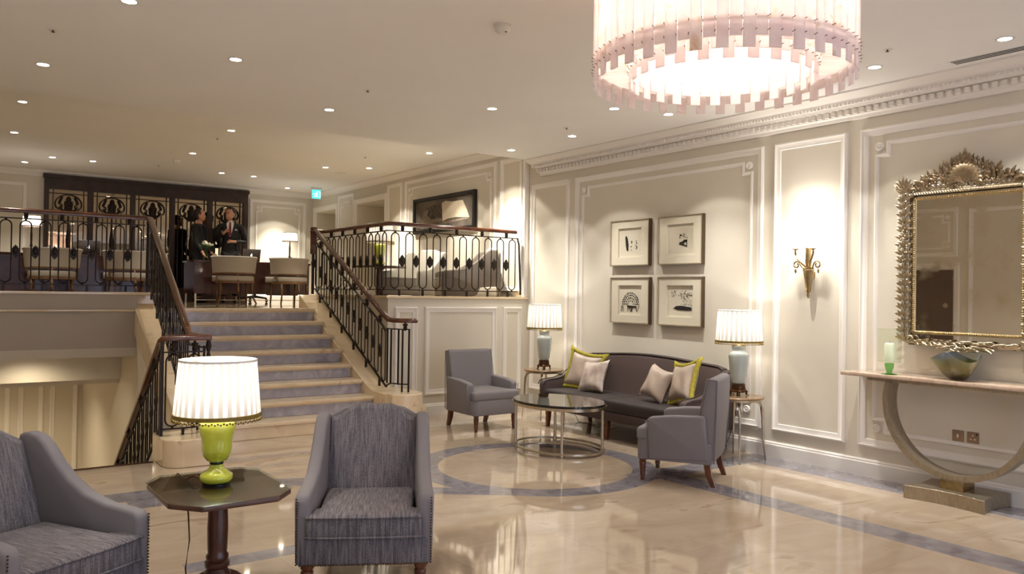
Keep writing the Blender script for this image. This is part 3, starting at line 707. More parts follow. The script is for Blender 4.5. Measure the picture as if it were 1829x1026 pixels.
def octa_table(label, loc, rz=0):
    t = thing('pedestal_table', label, 'table', loc, rz)
    P = [(-.27, -.20), (-.27, .22), (-.19, .335), (.19, .335), (.27, .25), (.27, -.22), (.17, -.335), (-.16, -.335)]
    MB().rprism([(x * .985, y * .985) for x, y in P], .565, .589, 'z', .006).build('tabletop', TABTOP, t, smooth=30)
    MB().prism(P, .5895, .596).build('glass_sheet', glass('table_glass', (238, 244, 240), refl=.55), t, smooth=0)
    MB().lathe([(.06, .545), (.075, .552), (.075, .566)], 24).build('collar', DKWOOD, t, smooth=40)
    MB().lathe([(.055, .17), (.062, .19), (.05, .205), (.046, .215), (.056, .225), (.056, .245), (.046, .252), (.05, .262), (.050, .275), (.042, .285), (.044, .30), (.047, .40), (.043, .50), (.038, .55)], 28).build('column', DKWOOD, t, smooth=50)
    for k in range(3):
        a = k * 2.094 + .4
        pr = [(.02, .22), (.05, .2), (.10, .175), (.155, .13), (.20, .07), (.245, .03), (.30, .025), (.305, 0), (.24, 0), (.18, .03), (.13, .07), (.08, .1), (.02, .11)]
        m = MB().rprism(pr, -.02, .02, 'y', .006); m2 = MB().at(0, 0, 0, a); m2.add(m.v, m.f); m2.build('leg', DKWOOD, t, smooth=30)
    return t
octa_table('octagonal mahogany pedestal table with glass top, between the two wing armchairs', (1.085, 3.80, 0))
green_lamp('chartreuse glass table lamp with pleated cream shade on the octagonal table', (1.08, 3.82, .597), 26, True)
def celadon(label, loc, e):
    t = thing('table_lamp', label, 'lamp', loc, 0, 'celadon vase lamps beside the sofa')
    b = MB().lathe([(.06, .055), (.068, .07), (.06, .085), (.066, .1), (.055, .108)], 24)
    b.lathe([(.066, .03), (.07, .045), (.06, .055)], 24)
    for k in range(4): a = pi / 4 + k * pi / 2; b.tube([(.055 * cos(a), .055 * sin(a), .05), (.075 * cos(a), .075 * sin(a), .035), (.07 * cos(a), .07 * sin(a), .012), (.084 * cos(a), .084 * sin(a), 0)], [.014, .013, .01, .008], 7)
    b.build('carved_stand', BRONZE, t, smooth=60)
    MB().lathe([(.05, .106), (.066, .125), (.078, .20), (.088, .30), (.094, .36), (.092, .385), (.075, .402), (.062, .41), (.060, .425), (.066, .45), (.07, .456), (.05, .46)], 40).build('body', CELA, t, smooth=80)
    MB().lathe([(.062, .457), (.064, .466), (.05, .476), (.03, .482), (.012, .49), (.012, .52), (.018, .525), (.01, .53), (.008, .6)], 24).build('cap', BRASS, t, smooth=60)
    pleated(t, .212, .192, .495, .785, 28)
    f = MB()
    for k in range(3): a = k * 2.094; f.tube([(0, 0, .755), (.19 * cos(a), .19 * sin(a), .775)], .002, 5)
    f.tube([(0, 0, .6), (0, 0, .76)], .003, 6); f.build('shade_carrier', BRASS, t)
    bulb(t, .62, e * .22); return t
celadon('celadon vase lamp with pleated shade on the side table in the panelled corner', (6.06, 7.70, .59), 22)
celadon('celadon vase lamp with pleated shade behind the near grey armchair', (6.08, 4.80, .59), 22)
for nm, pts, lb in (('lamp_cord', [(6.2, 4.9, .56), (6.25, 4.98, .3), (6.22, 5.05, .06), (6.12, 5.12, .005), (6.05, 5.2, .005)], 'dark cord trailing from the right celadon lamp to the floor'),
                    ('lamp_cord', [(6.2, 7.55, .56), (6.26, 7.45, .3), (6.28, 7.35, .05), (6.2, 7.2, .005), (6.2, 6.9, .005)], 'pale cord hanging behind the sofa end from the left celadon lamp')):
    tag(MB().tube(pts, .0035, 6).build(nm, BRONZE, smooth=180), lb, 'cord')

# ---------------------------------------------------------------- console table, mirror, ornaments
HAMM = mat('hammered_champagne_metal', (170, 158, 138), .36, .85, noise=.12, scale=60, bump=.5, bscale=90, stretch=(1, 1, .3))
def console():
    t = thing('console_table', 'long marble topped console table on an open hammered metal ring', 'console table', (6.2, 2.89, 0))
    top = marble('rose_beige_marble', (186, 160, 140), (206, 184, 164), (172, 140, 120), 4, .12, .2)
    MB().rbox(-.09, .22, -.92, .90, .872, .902, .004).build('tabletop', top, t, smooth=30)
    MB().rbox(-.06, .16, -.66, .68, .845, .872, .004).build('under_plate', HAMM, t, smooth=30)
    R, zc, n = .545, .705, 56; m = MB(); a0 = math.asin((.852 - zc) / R); vs = []; fs = []
    for i in range(n + 1):
        a = a0 - (pi + 2 * a0) * i / n
        for (r, x) in ((R, -.07), (R, .07), (R - .042, .07), (R - .042, -.07)):
            vs.append((x, r * cos(a), min(.852, zc + r * sin(a))))
    for i in range(n):
        for q in range(4): fs.append((i * 4 + q, i * 4 + (q + 1) % 4, i * 4 + 4 + (q + 1) % 4, i * 4 + 4 + q))
    fs += [(0, 1, 2, 3), (n * 4, n * 4 + 3, n * 4 + 2, n * 4 + 1)]
    m.add(vs, fs).build('ring', HAMM, t, smooth=40)
    n = 10; pl = [(-.22 + .045 * sin(pi * i / n), -.29 + .58 * i / n) for i in range(n + 1)] + [(-.22 + .42 * i / n, .29 - .03 * sin(pi * i / n)) for i in range(1, n + 1)] + [(.20, .29 - .58 * i / n) for i in range(1, n + 1)] + [(.20 - .42 * i / n, -.29 + .03 * sin(pi * i / n)) for i in range(1, n)]
    MB().prism(pl, 0, .098).build('base', HAMM, t, smooth=30, bevel=.004)
    MB().rbox(-.09, .09, -.085, .085, .098, .165, .004).build('neck_block', BRASS, t, smooth=30)
console()
def hurricane(label, y):
    t = thing('candle_holder', label, 'candle holder', (6.2, y, .902), 0, 'green glass candle holders on the console')
    MB().lathe([(.06, 0), (.058, .005), (.02, .012), (.024, .03), (.034, .06), (.036, .085), (.028, .09), (0, .09)], 28).build('stem', GREENS, t, smooth=60)
    MB().shell([(.03, .09), (.082, .098), (.088, .11), (.088, .36)], 36).tube([(.088 * cos(2 * pi * i / 40), .088 * sin(2 * pi * i / 40), .36) for i in range(40)], .0022, 6, True).tube([(.085 * cos(2 * pi * i / 40), .085 * sin(2 * pi * i / 40), .103) for i in range(40)], .003, 6, True).build('glass_cylinder', GREENG, t, smooth=60)
    c = MB().lathe([(.036, .1), (.037, .24), (.03, .25), (0, .252)], 24).build('candle', WAX, t, smooth=60)
    MB().tube([(0, 0, .25), (.002, 0, .265)], .0015, 5).build('wick', BLACK, c)
hurricane('pale green glass candle holder on the console, left of the wavy bowl', 3.42)
hurricane('pale green glass candle holder on the console, right of the wavy bowl', 2.36)
m, nt, N, L, b = nodes('art_glass'); tc = N.new('ShaderNodeTexCoord'); sp = N.new('ShaderNodeSeparateXYZ'); L.new(tc.outputs['Object'], sp.inputs[0])
nz = N.new('ShaderNodeTexNoise'); nz.inputs['Scale'].default_value = 22; nz.inputs['Detail'].default_value = 6; L.new(tc.outputs['Object'], nz.inputs['Vector'])
op = expr(nt); f = op('ADD', op('DIVIDE', sp.outputs[2], .19), op('MULTIPLY', op('SUBTRACT', nz.outputs['Fac'], .5), .45))
cr = N.new('ShaderNodeValToRGB'); e = cr.color_ramp.elements; e[0].position = .08; e[0].color = rgb((60, 44, 24)); e[1].position = .95; e[1].color = rgb((150, 164, 176)); q = e.new(.45); q.color = rgb((134, 126, 62)); q = e.new(.75); q.color = rgb((150, 150, 104))
L.new(f, cr.inputs['Fac']); L.new(cr.outputs['Color'], b.inputs['Base Color']); b.inputs['Roughness'].default_value = .06; b.inputs['Transmission Weight'].default_value = .35; b.inputs['Coat Weight'].default_value = .6; ARTG = m
def bowl_pt(u, v, th):
    a = 2 * pi * u; r = .05 + (.118 + .028 * cos(3 * a + .6)) * v ** .85 - th * .6
    return (r * cos(a), r * sin(a), .003 + th * (1 - v) + (.175 + .032 * sin(3 * a - .9)) * v ** 1.2)
bw = MB(); bw.grid(lambda u, v: bowl_pt(u, v, 0), 72, 14, True); bw.grid(lambda u, v: bowl_pt(u, v, .008), 72, 14, True)
bw.add([(.05 * cos(2 * pi * i / 24), .05 * sin(2 * pi * i / 24), .003) for i in range(24)], [tuple(range(24))])
o = bw.build('art_glass_bowl', ARTG, smooth=80); o.location = (6.25, 2.91, .902)
tag(o, 'wavy rimmed brown and olive glass bowl on the console below the mirror', 'bowl')

def leaf(mb, p, d, nrm, L_, w, bend=.4):
    d = V(d).normalized(); nn = V(nrm).normalized(); s = d.cross(nn).normalized(); vs = []
    for i in range(4):
        t = i / 3; wd = w * (.35, 1, .75, .05)[i]; c = V(p) + d * L_ * t + nn * bend * L_ * (t - t * t * .8)
        vs += [c - s * wd, c + nn * w * .5, c + s * wd]
    mb.add(vs, [(i * 3 + j, i * 3 + j + 1, i * 3 + j + 4, i * 3 + j + 3) for i in range(3) for j in range(2)])
def mirror():
    yc, z0, z1 = 2.92, 1.12, 2.40; yl, yr = yc + .47, yc - .47
    t = thing('wall_mirror', 'ornate silver-gilt mirror with leafy carved crest above the console table', 'mirror', (XR - .02, yc, 1.1))
    gilt = mat('silver_gilt_carving', (184, 170, 144), .3, .9, noise=.18, scale=40)
    T = lambda: MB().at(-(XR - .02), -yc, -1.1)
    T().box(XR - .045, XR - .02, yr + .02, yl - .02, z0 + .02, z1 - .02).build('back_board', DKWOOD, t, smooth=0)
    # outer mirror slips and central pane
    iy0, iy1, iz0, iz1 = 2.535, 3.305, 1.255, 2.295
    T().box(XR - .052, XR - .045, yr + .03, yl - .03, z0 + .03, z1 - .03).build('border_glass', MIRROR, t, smooth=0)
    am, nt, N, L, b = nodes('foxed_mirror'); b.inputs['Metallic'].default_value = 1; tc = N.new('ShaderNodeTexCoord'); n1 = N.new('ShaderNodeTexNoise'); n1.inputs['Scale'].default_value = 5; n1.inputs['Detail'].default_value = 7; L.new(tc.outputs['Object'], n1.inputs['Vector'])
    cr = N.new('ShaderNodeValToRGB'); cr.color_ramp.elements[0].position = .5; cr.color_ramp.elements[0].color = rgb((226, 220, 208)); cr.color_ramp.elements[1].position = .85; cr.color_ramp.elements[1].color = rgb((206, 194, 164)); L.new(n1.outputs['Fac'], cr.inputs['Fac']); L.new(cr.outputs['Color'], b.inputs['Base Color'])
    mr = N.new('ShaderNodeMapRange'); mr.inputs[1].default_value = .55; mr.inputs[2].default_value = .85; mr.inputs[3].default_value = .015; mr.inputs[4].default_value = .25; L.new(n1.outputs['Fac'], mr.inputs[0]); L.new(mr.outputs[0], b.inputs['Roughness'])
    T().box(XR - .062, XR - .053, iy0, iy1, iz0, iz1).build('mirror_glass', am, t, smooth=0)
    bd = T(); P = [(iy0, iz0), (iy1, iz0), (iy1, iz1), (iy0, iz1)]
    loops(bd, P, [(-.028, .0), (-.026, .022), (-.012, .024), (-.004, .02), (.0, .012), (.0, 0)], lambda a, z, h: (XR - .05 - h, a, z))
    for i in range(4):
        (a, c), (a2, c2) = P[i], P[(i + 1) % 4]; k = int(max(abs(a2 - a), abs(c2 - c)) / .017)
        for q in range(k): bd.ball((XR - .075, a + (a2 - a) * q / k + (-.012 if i == 3 else .012 if i == 1 else 0), c + (c2 - c) * q / k + (-.012 if i == 0 else .012 if i == 2 else 0)), .0075, 6, 4)
    bd.build('beaded_border', mat('gilt_bead', (200, 180, 136), .28, .95, noise=.1, scale=50), t, smooth=60)
    r = random.Random(3); X = XR - .07
    # side pilasters: bound shafts with sprays of leaves
    for ys, sg in ((yl, 1), (yr, -1)):
        c = T()
        for q in (-.012, .012): c.tube([(X, ys + q, z) for z in (z0 + .05, 1.5, 2.0, z1 - .02)], .011, 8)
        z = z0 + .06
        while z < z1 - .03:
            for k in range(5):
                a = -1.25 + k * .62
                leaf(c, (X - .012, ys, z), (-.25, sin(a), .62 * cos(a) + .25), (-1, sin(a) * .3, 0), .06 + .02 * r.random(), .014, .5)
            if int(z * 100) % 3 == 0:
                for k in range(4): c.ball((X - .03, ys + r.uniform(-.03, .03), z + r.uniform(-.02, .03)), .01, 6, 5)
            z += .062
        for k in range(9):      # finial spray
            a = -1.3 + k * .32; leaf(c, (X - .01, ys, z1 - .02), (-.2, sin(a), cos(a)), (-1, 0, 0), .07 + .05 * cos(a), .016, .5)
        for zz in (z1 - .05, z0 + .06):     # corner scrolls
            c.tube([(X - .02, ys - sg * (.03 + .035 * (1 - q / 14)) + 0.035 * (1 - q / 18) * cos(q * .55) * -sg * -1, zz + .035 * (1 - q / 18) * sin(q * .55)) for q in range(15)], .012, 7)
        c.build('carved_side', gilt, t, smooth=60)
    # top rail, swept leaves, crest
    c = T(); n = 40
    rail = lambda u: (yr + (yl - yr) * u, z1 - .035 + .0 * u)
    c.tube([(X, rail(i / n)[0], rail(i / n)[1]) for i in range(n + 1)], .017, 8)
    for i in range(46):
        u = (i + .5) / 46; y, z = rail(u); s = 1 if u < .5 else -1
        leaf(c, (X - .012, y, z - .006), (-.1, s * .8, -.45), (-1, 0, 0), .05, .012, .5); leaf(c, (X - .012, y, z + .008), (-.1, -s * .7 if i % 2 else s * .4, .6), (-1, 0, .2), .055, .013, .5)
    c.build('carved_top_rail', gilt, t, smooth=60)
    c = T(); k = 15      # shell
    vs = [(X - .03, yc, z1 - .01)]
    for ring_, rr in ((0, .05), (1, .10), (2, .128)):
        for i in range(k * 2 + 1):
            a = pi * (i / (k * 2)) * 1.25 - .39; fl = (1 if i % 2 else .7); R_ = rr * (1 if i % 2 == 0 else 1.06)
            vs.append((X - .03 - .035 * fl * (rr / .128) + (.03 if ring_ == 2 else 0), yc + R_ * cos(a), z1 + .03 + R_ * sin(a)))
    w = k * 2 + 1; fs = [(0, 1 + i, 2 + i) for i in range(w - 1)] + [(1 + j * w + i, 1 + j * w + i + 1, 1 + (j + 1) * w + i + 1, 1 + (j + 1) * w + i) for j in range(2) for i in range(w - 1)]
    c.add(vs, fs)
    for i in range(240):
        u = r.uniform(-1, 1); hgt = .19 * (1 - abs(u)) ** .8 * (1 if abs(u) > .3 else 1.1) + .015
        y = yc + u * .37; z = z1 - .02 + hgt * r.uniform(.15, 1.0)
        if abs(u) < .25 and z < z1 + .11: continue
        a = u * 1.25 + r.uniform(-.7, .7); leaf(c, (X - r.uniform(0, .03), y, z), (-.25, sin(a), cos(a)), (-1, r.uniform(-.4, .4), .2), r.uniform(.04, .075), r.uniform(.011, .018), .5)
        if i % 3 == 0: c.ball((X - .03, y, z), r.uniform(.008, .014), 6, 5)
    for i in range(8): a = -.9 + i * .257; leaf(c, (X - .02, yc, z1 + .155), (-.2, sin(a), cos(a)), (-1, 0, 0), .07, .013, .5)
    c.build('crest', mat('crest_carving', (154, 136, 110), .34, .85, noise=.2, scale=40), t, smooth=60)
    c = T()
    c.tube([(X, yr + (yl - yr) * i / n, z0 + .055 - .02 * abs(sin(pi * 2 * i / n))) for i in range(n + 1)], .015, 8)
    for i in range(44):
        u = (i + .5) / 44; y = yr + (yl - yr) * u; s = 1 if u < .5 else -1
        leaf(c, (X - .012, y, z0 + .05), (-.1, s * .9, r.uniform(-.5, .5)), (-1, 0, 0), .06, .013, .5)
    for i in range(34):
        u = r.uniform(-1, 1); a = r.choice((-1, 1)) * r.uniform(1.2, 2.0); leaf(c, (X - .02, yc + u * .16, z0 + .02 - .02 * (1 - abs(u))), (-.2, sin(a), cos(a)), (-1, 0, 0), .07, .013, .5)
    c.build('carved_bottom_rail', gilt, t, smooth=60)
mirror()
# sconce
def sconce():
    t = thing('wall_sconce', 'brass two-arm wall sconce with glowing shades between the pictures and the mirror', 'wall light', (XR, 4.27, 1.50))
    MB().at(-.075, 0, 0).lathe([(.004, 0), (.012, .012), (.014, .03), (.009, .045), (.018, .055), (.022, .06), (.035, .17), (.045, .24), (.05, .25), (.046, .262), (.052, .275), (.03, .28)], 12).build('torch_body', BRASS, t, smooth=40)
    MB().box(-.06, 0, -.02, .02, .18, .24).build('wall_plate', BRASS, t, smooth=0)
    MB().at(-.075, 0, 0).lathe([(.022, .27), (.03, .33), (.026, .42), (.03, .455), (.008, .47)], 12).build('centre_stem', BRASS, t, smooth=40)
    a = MB()
    for s in (-1, 1):
        a.tube([(-.08, s * .02, .265), (-.09, s * .05, .272)] + [(-.1, s * (.105 + .036 * (1 - q * .035) * cos(2.9 - q * .42)), .30 + .036 * (1 - q * .035) * sin(2.9 - q * .42)) for q in range(18)], .0075, 7); a.ball((-.1, s * .115, .245), (.01, .01, .022), 8, 6)
    a.build('side_scroll', BRASS, t, smooth=60)
    for s in (-1, 1):
        am = MB().tube([(-.08, s * .01, .27), (-.12, s * .035, .31), (-.14, s * .075, .355), (-.14, s * .09, .40), (-.14, s * .09, .435)], [.009, .009, .008, .01, .008], 8).build('arm', BRASS, t, smooth=60)
        MB().at(-.14, s * .09, 0).lathe([(.008, .43), (.028, .438), (.03, .444), (.012, .448)], 18).build('drip_pan', BRASS, am, smooth=50)
        sh = MB().at(-.14, s * .09, 0).shell([(.06, .45), (.052, .52), (.045, .60)], 24).build('lamp_shade', SCSH, t, smooth=60)
        MB().ball((-.14, s * .09, .50), (.014, .014, .035), 10, 7).build('bulb', BULB, sh, smooth=180)
        point('sconce_light', (-.14, s * .09, .53), 16, WARM, .02, t)
sconce()
# wall sockets
def plate(name, label, y, socket):
    t = thing(name, label, 'socket' if socket else 'switch', (XR, y, .455))
    MB().rbox(-.009, 0, -.043, .043, -.043, .043, .003).build('plate', mat('nickel_plate', (150, 126, 106), .35, .7), t, smooth=40)
    if socket:
        m = MB()
        for y_, z_ in ((0, .016), (-.015, -.012), (.015, -.012)): m.box(-.011, -.009, y_ - .005, y_ + .005, z_ - .004, z_ + .004)
        m.build('socket_holes', PAPER, t, smooth=0); MB().rbox(-.014, -.009, -.034, -.024, .02, .034, .001).build('rocker', BLACK, t, smooth=0)
    else: MB().rbox(-.014, -.009, -.006, .006, -.014, .014, .002).build('rocker', PAPER, t, smooth=30)
plate('wall_switch', 'nickel switch plate with a single white rocker, low on the wall under the console', 2.995, False)
plate('wall_socket', 'nickel three-pin socket plate low on the wall under the console', 2.885, True)
tag(MB().at(XR, 4.88, .27, 0, 0, -pi / 2).lathe([(.045, 0), (.045, .012), (.03, .016), (0, .016)], 24).build('wall_roundel', TRIM, smooth=40), 'small round white wall cover by the right celadon lamp table', 'wall cover')

# ---------------------------------------------------------------- pictures above the sofa
INK = mat('ink', (34, 30, 28), .7); PAPERW = mat('art_paper', (222, 214, 200), .8)
def picture(label, yc, zc, motif, seed):
    t = thing('framed_picture', label, 'picture', (XR, yc, zc), 0, 'four framed pictures above the sofa'); h = .31; hz = .262; D = .055
    f = MB(); loops(f, [(-h, -hz), (h, -hz), (h, hz), (-h, hz)], [(0, 0), (0, D), (.010, D), (.012, D - .008), (.012, 0)], lambda a, z, q: (-q, a, z))
    f.mi = [1] * 4 + [0] * (len(f.f) - 4)
    f.build('frame', None, t, smooth=0, mats=[mat('champagne_frame', (196, 184, 162), .3, .7, noise=.1, scale=30), mat('frame_edge', (92, 72, 56), .35, .4, noise=.1, scale=30)])
    w = MB(); wy, wz0, wz1 = .185, -.165, .17
    loops(w, [(-h + .014, -hz + .014), (h - .014, -hz + .014), (h - .014, hz - .014), (-h + .014, hz - .014)], [(0, 0), (0, D - .012)], lambda a, z, q: (-q, a, z))
    O = [(-h + .014, -hz + .014), (h - .014, -hz + .014), (h - .014, hz - .014), (-h + .014, hz - .014)]; I = [(-wy, wz0), (wy, wz0), (wy, wz1), (-wy, wz1)]
    x = -D + .012
    vs = [(x, a, z) for a, z in O] + [(x, a, z) for a, z in I] + [(-.02, a, z) for a, z in I]
    w.add(vs, [(i, (i + 1) % 4, 4 + (i + 1) % 4, 4 + i) for i in range(4)] + [(4 + i, 4 + (i + 1) % 4, 8 + (i + 1) % 4, 8 + i) for i in range(4)])
    w.build('mount', MATB, t, smooth=0)
    MB().box(-.022, -.018, -wy, wy, wz0, wz1).build('paper', PAPERW, t, smooth=0)
    k = MB(); r = random.Random(seed); X0 = -.023
    def dot(y, z, a, b=None):
        b = b or a; k.add([(X0 - .004, y + a * cos(q * pi / 4), z + b * sin(q * pi / 4)) for q in range(8)] + [(X0, y + a * cos(q * pi / 4), z + b * sin(q * pi / 4)) for q in range(8)], [tuple(range(8))] + [(q, (q + 1) % 8, 8 + (q + 1) % 8, 8 + q) for q in range(8)])
    def poly(p): k.prism(p, X0 - .005, X0, 'x')
    # +y is to the viewer's left
    if motif == 'canoe':
        poly([(.085, .07), (.07, .085), (.05, .05), (.035, -.02), (.04, -.09), (.06, -.085), (.075, -.03)])
        for i in range(16): dot(r.choice((-.015, -.09)) + r.uniform(-.012, .012), r.uniform(-.09, .03), r.uniform(.003, .007), r.uniform(.004, .009))
    elif motif == 'hut':
        poly([(.03, -.045), (-.085, -.075), (-.085, -.062), (.01, -.035)]); poly([(.03, -.03), (-.085, .0), (-.085, -.02), (-.01, -.04)]); poly([(-.04, .0), (-.085, .0), (-.085, -.06), (-.08, -.06), (-.08, -.008), (-.04, -.008)]); poly([(-.03, -.06), (-.04, -.06), (-.04, -.005), (-.03, -.012)])
        for i in range(12): dot(r.uniform(-.09, .02), r.uniform(.02, .06), r.uniform(.002, .006), r.uniform(.003, .009))
    elif motif == 'fan':
        for q, R_ in enumerate((.045, .075, .105, .13)):
            for i in range(5 + q * 4): a = pi * (i + .3) / (5 + q * 4 - .4); dot(R_ * cos(a), -.05 + R_ * 1.05 * sin(a), r.uniform(.005, .009), r.uniform(.005, .011))
        poly([(.06, -.055), (-.09, -.065), (-.08, -.082), (.04, -.085)])
        for i in range(14): y = r.uniform(-.15, .15); poly([(y, -.06), (y + .002, -.06), (y + r.uniform(-.05, .05), -.13)])
    else:
        poly([(.10, -.075), (.06, -.05), (.0, -.045), (-.15, -.06), (-.155, -.09), (-.08, -.095), (.04, -.09)])
        for i in range(110): y = r.uniform(-.155, .0) if i % 2 else r.uniform(-.15, .13); dot(y, r.uniform(-.045, .09) if i % 2 else r.uniform(.05, .115), r.uniform(.0015, .004), r.uniform(.0015, .004))
    k.build('ink_drawing', INK, t, smooth=0)
    MB().box(-D + .004, -D + .007, -h + .012, h - .012, -hz + .012, hz - .012).build('glazing', CLEAR, t, smooth=0)
picture('framed picture above the sofa showing an upright canoe shape, upper left of four', 6.59, 2.10, 'canoe', 1)
picture('framed picture above the sofa showing a small peaked hut shape, upper right of four', 5.835, 2.10, 'hut', 2)
picture('framed picture above the sofa showing a dotted fan, lower left of four', 6.58, 1.447, 'fan', 3)
picture('framed picture above the sofa showing a dark mound with specks, lower right of four', 5.83, 1.447, 'mound', 4)
# ---------------------------------------------------------------- balustrades
HRAIL = [(-.028, -.022), (.028, -.022), (.034, -.002), (.026, .018), (.010, .028), (-.010, .028), (-.026, .018), (-.034, -.002)]
BAR = [(-.012, -.006), (.012, -.006), (.012, .006), (-.012, .006)]
def oval_mesh(h0, h1, wd, slope=0, r=.0075):
    m = MB(); R = wd / 2; P = []
    for i in range(9): a = pi - pi * i / 8; P.append((R * cos(a), h1 - .022 - R + R * sin(a)))
    for i in range(9): a = -pi * i / 8; P.append((R * cos(a), h0 + .022 + R + R * sin(a)))
    m.tube([(x, 0, z + slope * x) for x, z in P], r, 5, True, up=(0, 1, 0))
    m.ball((0, 0, h1 - .012), (.013, .011, .011), 6, 5); m.ball((0, 0, h0 + .012), (.013, .011, .011), 6, 5)
    return m
def medal_mesh(wd=.085, ht=.15, slope=0):
    m = MB(); P = [(0, .5), (.1, .40), (.22, .36), (.28, .26), (.48, .16), (.5, 0), (.46, -.16), (.28, -.28), (.2, -.38), (.08, -.42), (0, -.5), (-.08, -.42), (-.2, -.38), (-.28, -.28), (-.46, -.16), (-.5, 0), (-.48, .16), (-.28, .26), (-.22, .36), (-.1, .40)]
    m.prism([(x * wd, z * ht + slope * x * wd) for x, z in P], -.008, .008, 'y')
    m.ball((0, -.008, .01), (wd * .28, .01, ht * .26), 8, 6).ball((0, .008, .01), (wd * .28, .01, ht * .26), 8, 6)
    return m
def bracket_mesh():
    m = MB(); m.lathe([(.010, -.095), (.02, -.085), (.024, -.06), (.018, -.05), (.026, -.035), (.034, -.02), (.012, -.015), (.012, 0)], 10); return m
class Balustrade:
    def __init__(s, label, loc, group=None):
        s.t = thing('balustrade', label, 'railing', loc, 0, group); s.o = V(loc); s.cache = {}
    def mb(s): return MB().at(-s.o.x, -s.o.y, -s.o.z)
    def proto(s, kind, key, fn, mat_):
        k = (kind, key)
        if k not in s.cache: s.cache[k] = None
        return k
    def put(s, name, key, fn, p, rz, mat_=None):
        q = V(p) - s.o
        if (name, key) in s.cache: inst(name, s.cache[(name, key)], s.t, q, rz)
        else:
            o = fn().build(name, mat_ or IRON, s.t, smooth=50); o.location = q; o.rotation_euler = (0, 0, rz); s.cache[(name, key)] = o
    def run(s, p0, p1, z0, z1, n, lo=.073, hi=.783, wd=.105, brk=5, feet=4, m0=1, endmed=False, skip=0):
        p0, p1 = V((*p0, z0)), V((*p1, z1)); d = p1 - p0; L = sqrt(d.x ** 2 + d.y ** 2); sl = (z1 - z0) / L; rz = atan2(d.y, d.x); pit = L / n
        up = V((0, 0, 1)); D = lambda u, h: p0 + d * u + up * h
        s.mb().sweep([D(0, hi), D(1, hi)], BAR).build('top_bar', IRON, s.t, smooth=0)
        s.mb().sweep([D(0, lo), D(1, lo)], BAR).build('bottom_bar', IRON, s.t, smooth=0)
        for i in range(n):
            s.put('baluster', (round(sl, 3), wd, hi), lambda: oval_mesh(lo, hi, wd, sl), D((i + .5) / n, 0), rz)
        for i in range(m0, n + (1 if endmed else 0)): s.put('medallion', (round(sl, 3), pit), lambda: medal_mesh(max(.05, min(.09, pit - wd + .012)), .155, sl), D(i / n, (lo + hi) / 2 - .005), rz)
        for i in range(brk): s.put('bracket', round(hi, 2), lambda: bracket_mesh(), D((i + .5) / brk, hi + .095), rz)
        for i in range(feet): s.put('foot', round(lo, 2), lambda: MB().cbox(0, 0, lo / 2, .022, .022, lo), D((i + .5) / feet, 0), rz)
    def hand(s, pts): s.mb().sweep(pts, HRAIL).build('handrail', RAILW, s.t, smooth=60)
    def post(s, x, y, z0, z1, w=.03): s.mb().cbox(x, y, (z0 + z1) / 2, w, w, z1 - z0).build('post', IRON, s.t, smooth=0)
KZ = 1.458
# left edge of the upper level
B = Balustrade('black iron balustrade with mahogany rail along the upper level, left of the stairs', (.8, 10.13, KZ), 'oval-bar balustrades')
B.run((XL + .02, 10.13), (2.0, 10.13), KZ, KZ, 13, brk=7, feet=6)
B.hand([(XL + .02, 10.13, KZ + .865), (2.02, 10.13, KZ + .865)]); B.post(2.03, 10.13, KZ, KZ + .86)
# upper level right of the stairs: side run, corner, front run
B = Balustrade('black iron balustrade with mahogany rail round the upper lounge, right of the stairs', (4.40, YE + .1, KZ), 'oval-bar balustrades')
B.run((4.40, 10.52), (4.40, YE + .1), KZ, KZ, 10, brk=5, feet=4, m0=1)
B.run((4.40, YE + .1), (6.33, YE + .1), KZ, KZ, 10, brk=5, feet=6, m0=1)
B.run((4.24, 10.55), (4.40, 10.55), KZ, KZ, 1, brk=0, feet=0, m0=0)
B.hand([(4.22, 10.55, KZ + .865), (4.37, 10.55, KZ + .865), (4.40, 10.50, KZ + .865), (4.40, YE + .16, KZ + .865), (4.43, YE + .11, KZ + .865), (4.47, YE + .1, KZ + .865), (6.29, YE + .1, KZ + .865)])
B.mb().sweep([(6.32, YE + .1, KZ + .783), (6.345, YE + .1, KZ + .70), (6.36, YE + .1, KZ + .4), (6.38, YE + .1, KZ + .03)], BAR).build('end_bar', IRON, B.t, smooth=0)
# right stair flight
B = Balustrade('black iron stair balustrade with sloping mahogany handrail, right side of the marble stairs', (4.22, 8.2, .38), 'oval-bar balustrades')
zb = lambda y: .33 + .516 * (y - 8.26)
B.run((4.22, 10.44), (4.22, 8.27), zb(10.44) - .02, zb(8.27) - .02, 12, .10, .74, .098, brk=6, feet=6, m0=1)
B.mb().sweep([(4.22, 8.27, 1.085), (4.23, 8.12, 1.085), (4.27, 8.0, 1.085), (4.34, 7.95, 1.085)], BAR).build('top_bar', IRON, B.t, smooth=0)
B.mb().sweep([(4.22, 8.27, .43), (4.22, 8.2, .46), (4.23, 8.12, .47), (4.27, 8.0, .47), (4.34, 7.95, .47)], BAR).build('bottom_bar', IRON, B.t, smooth=0)
for x, y in ((4.22, 8.26), (4.225, 8.18), (4.25, 8.05), (4.275, 8.0), (4.33, 7.95)): B.mb().box(x - .008, x + .008, y - .008, y + .008, .38 if y < 8.1 and x != 4.25 else .46, 1.09).build('end_bar', IRON, B.t, smooth=0)
B.put('bracket', 'v', bracket_mesh, (4.30, 7.99, 1.165), 0)
B.hand([(4.22, 10.56, KZ + .865), (4.22, 10.42, 2.32), (4.22, 8.30, 1.215), (4.22, 8.22, 1.185), (4.23, 8.12, 1.18), (4.27, 8.02, 1.18), (4.34, 7.95, 1.18), (4.40, 7.96, 1.18), (4.41, 8.0, 1.18)])
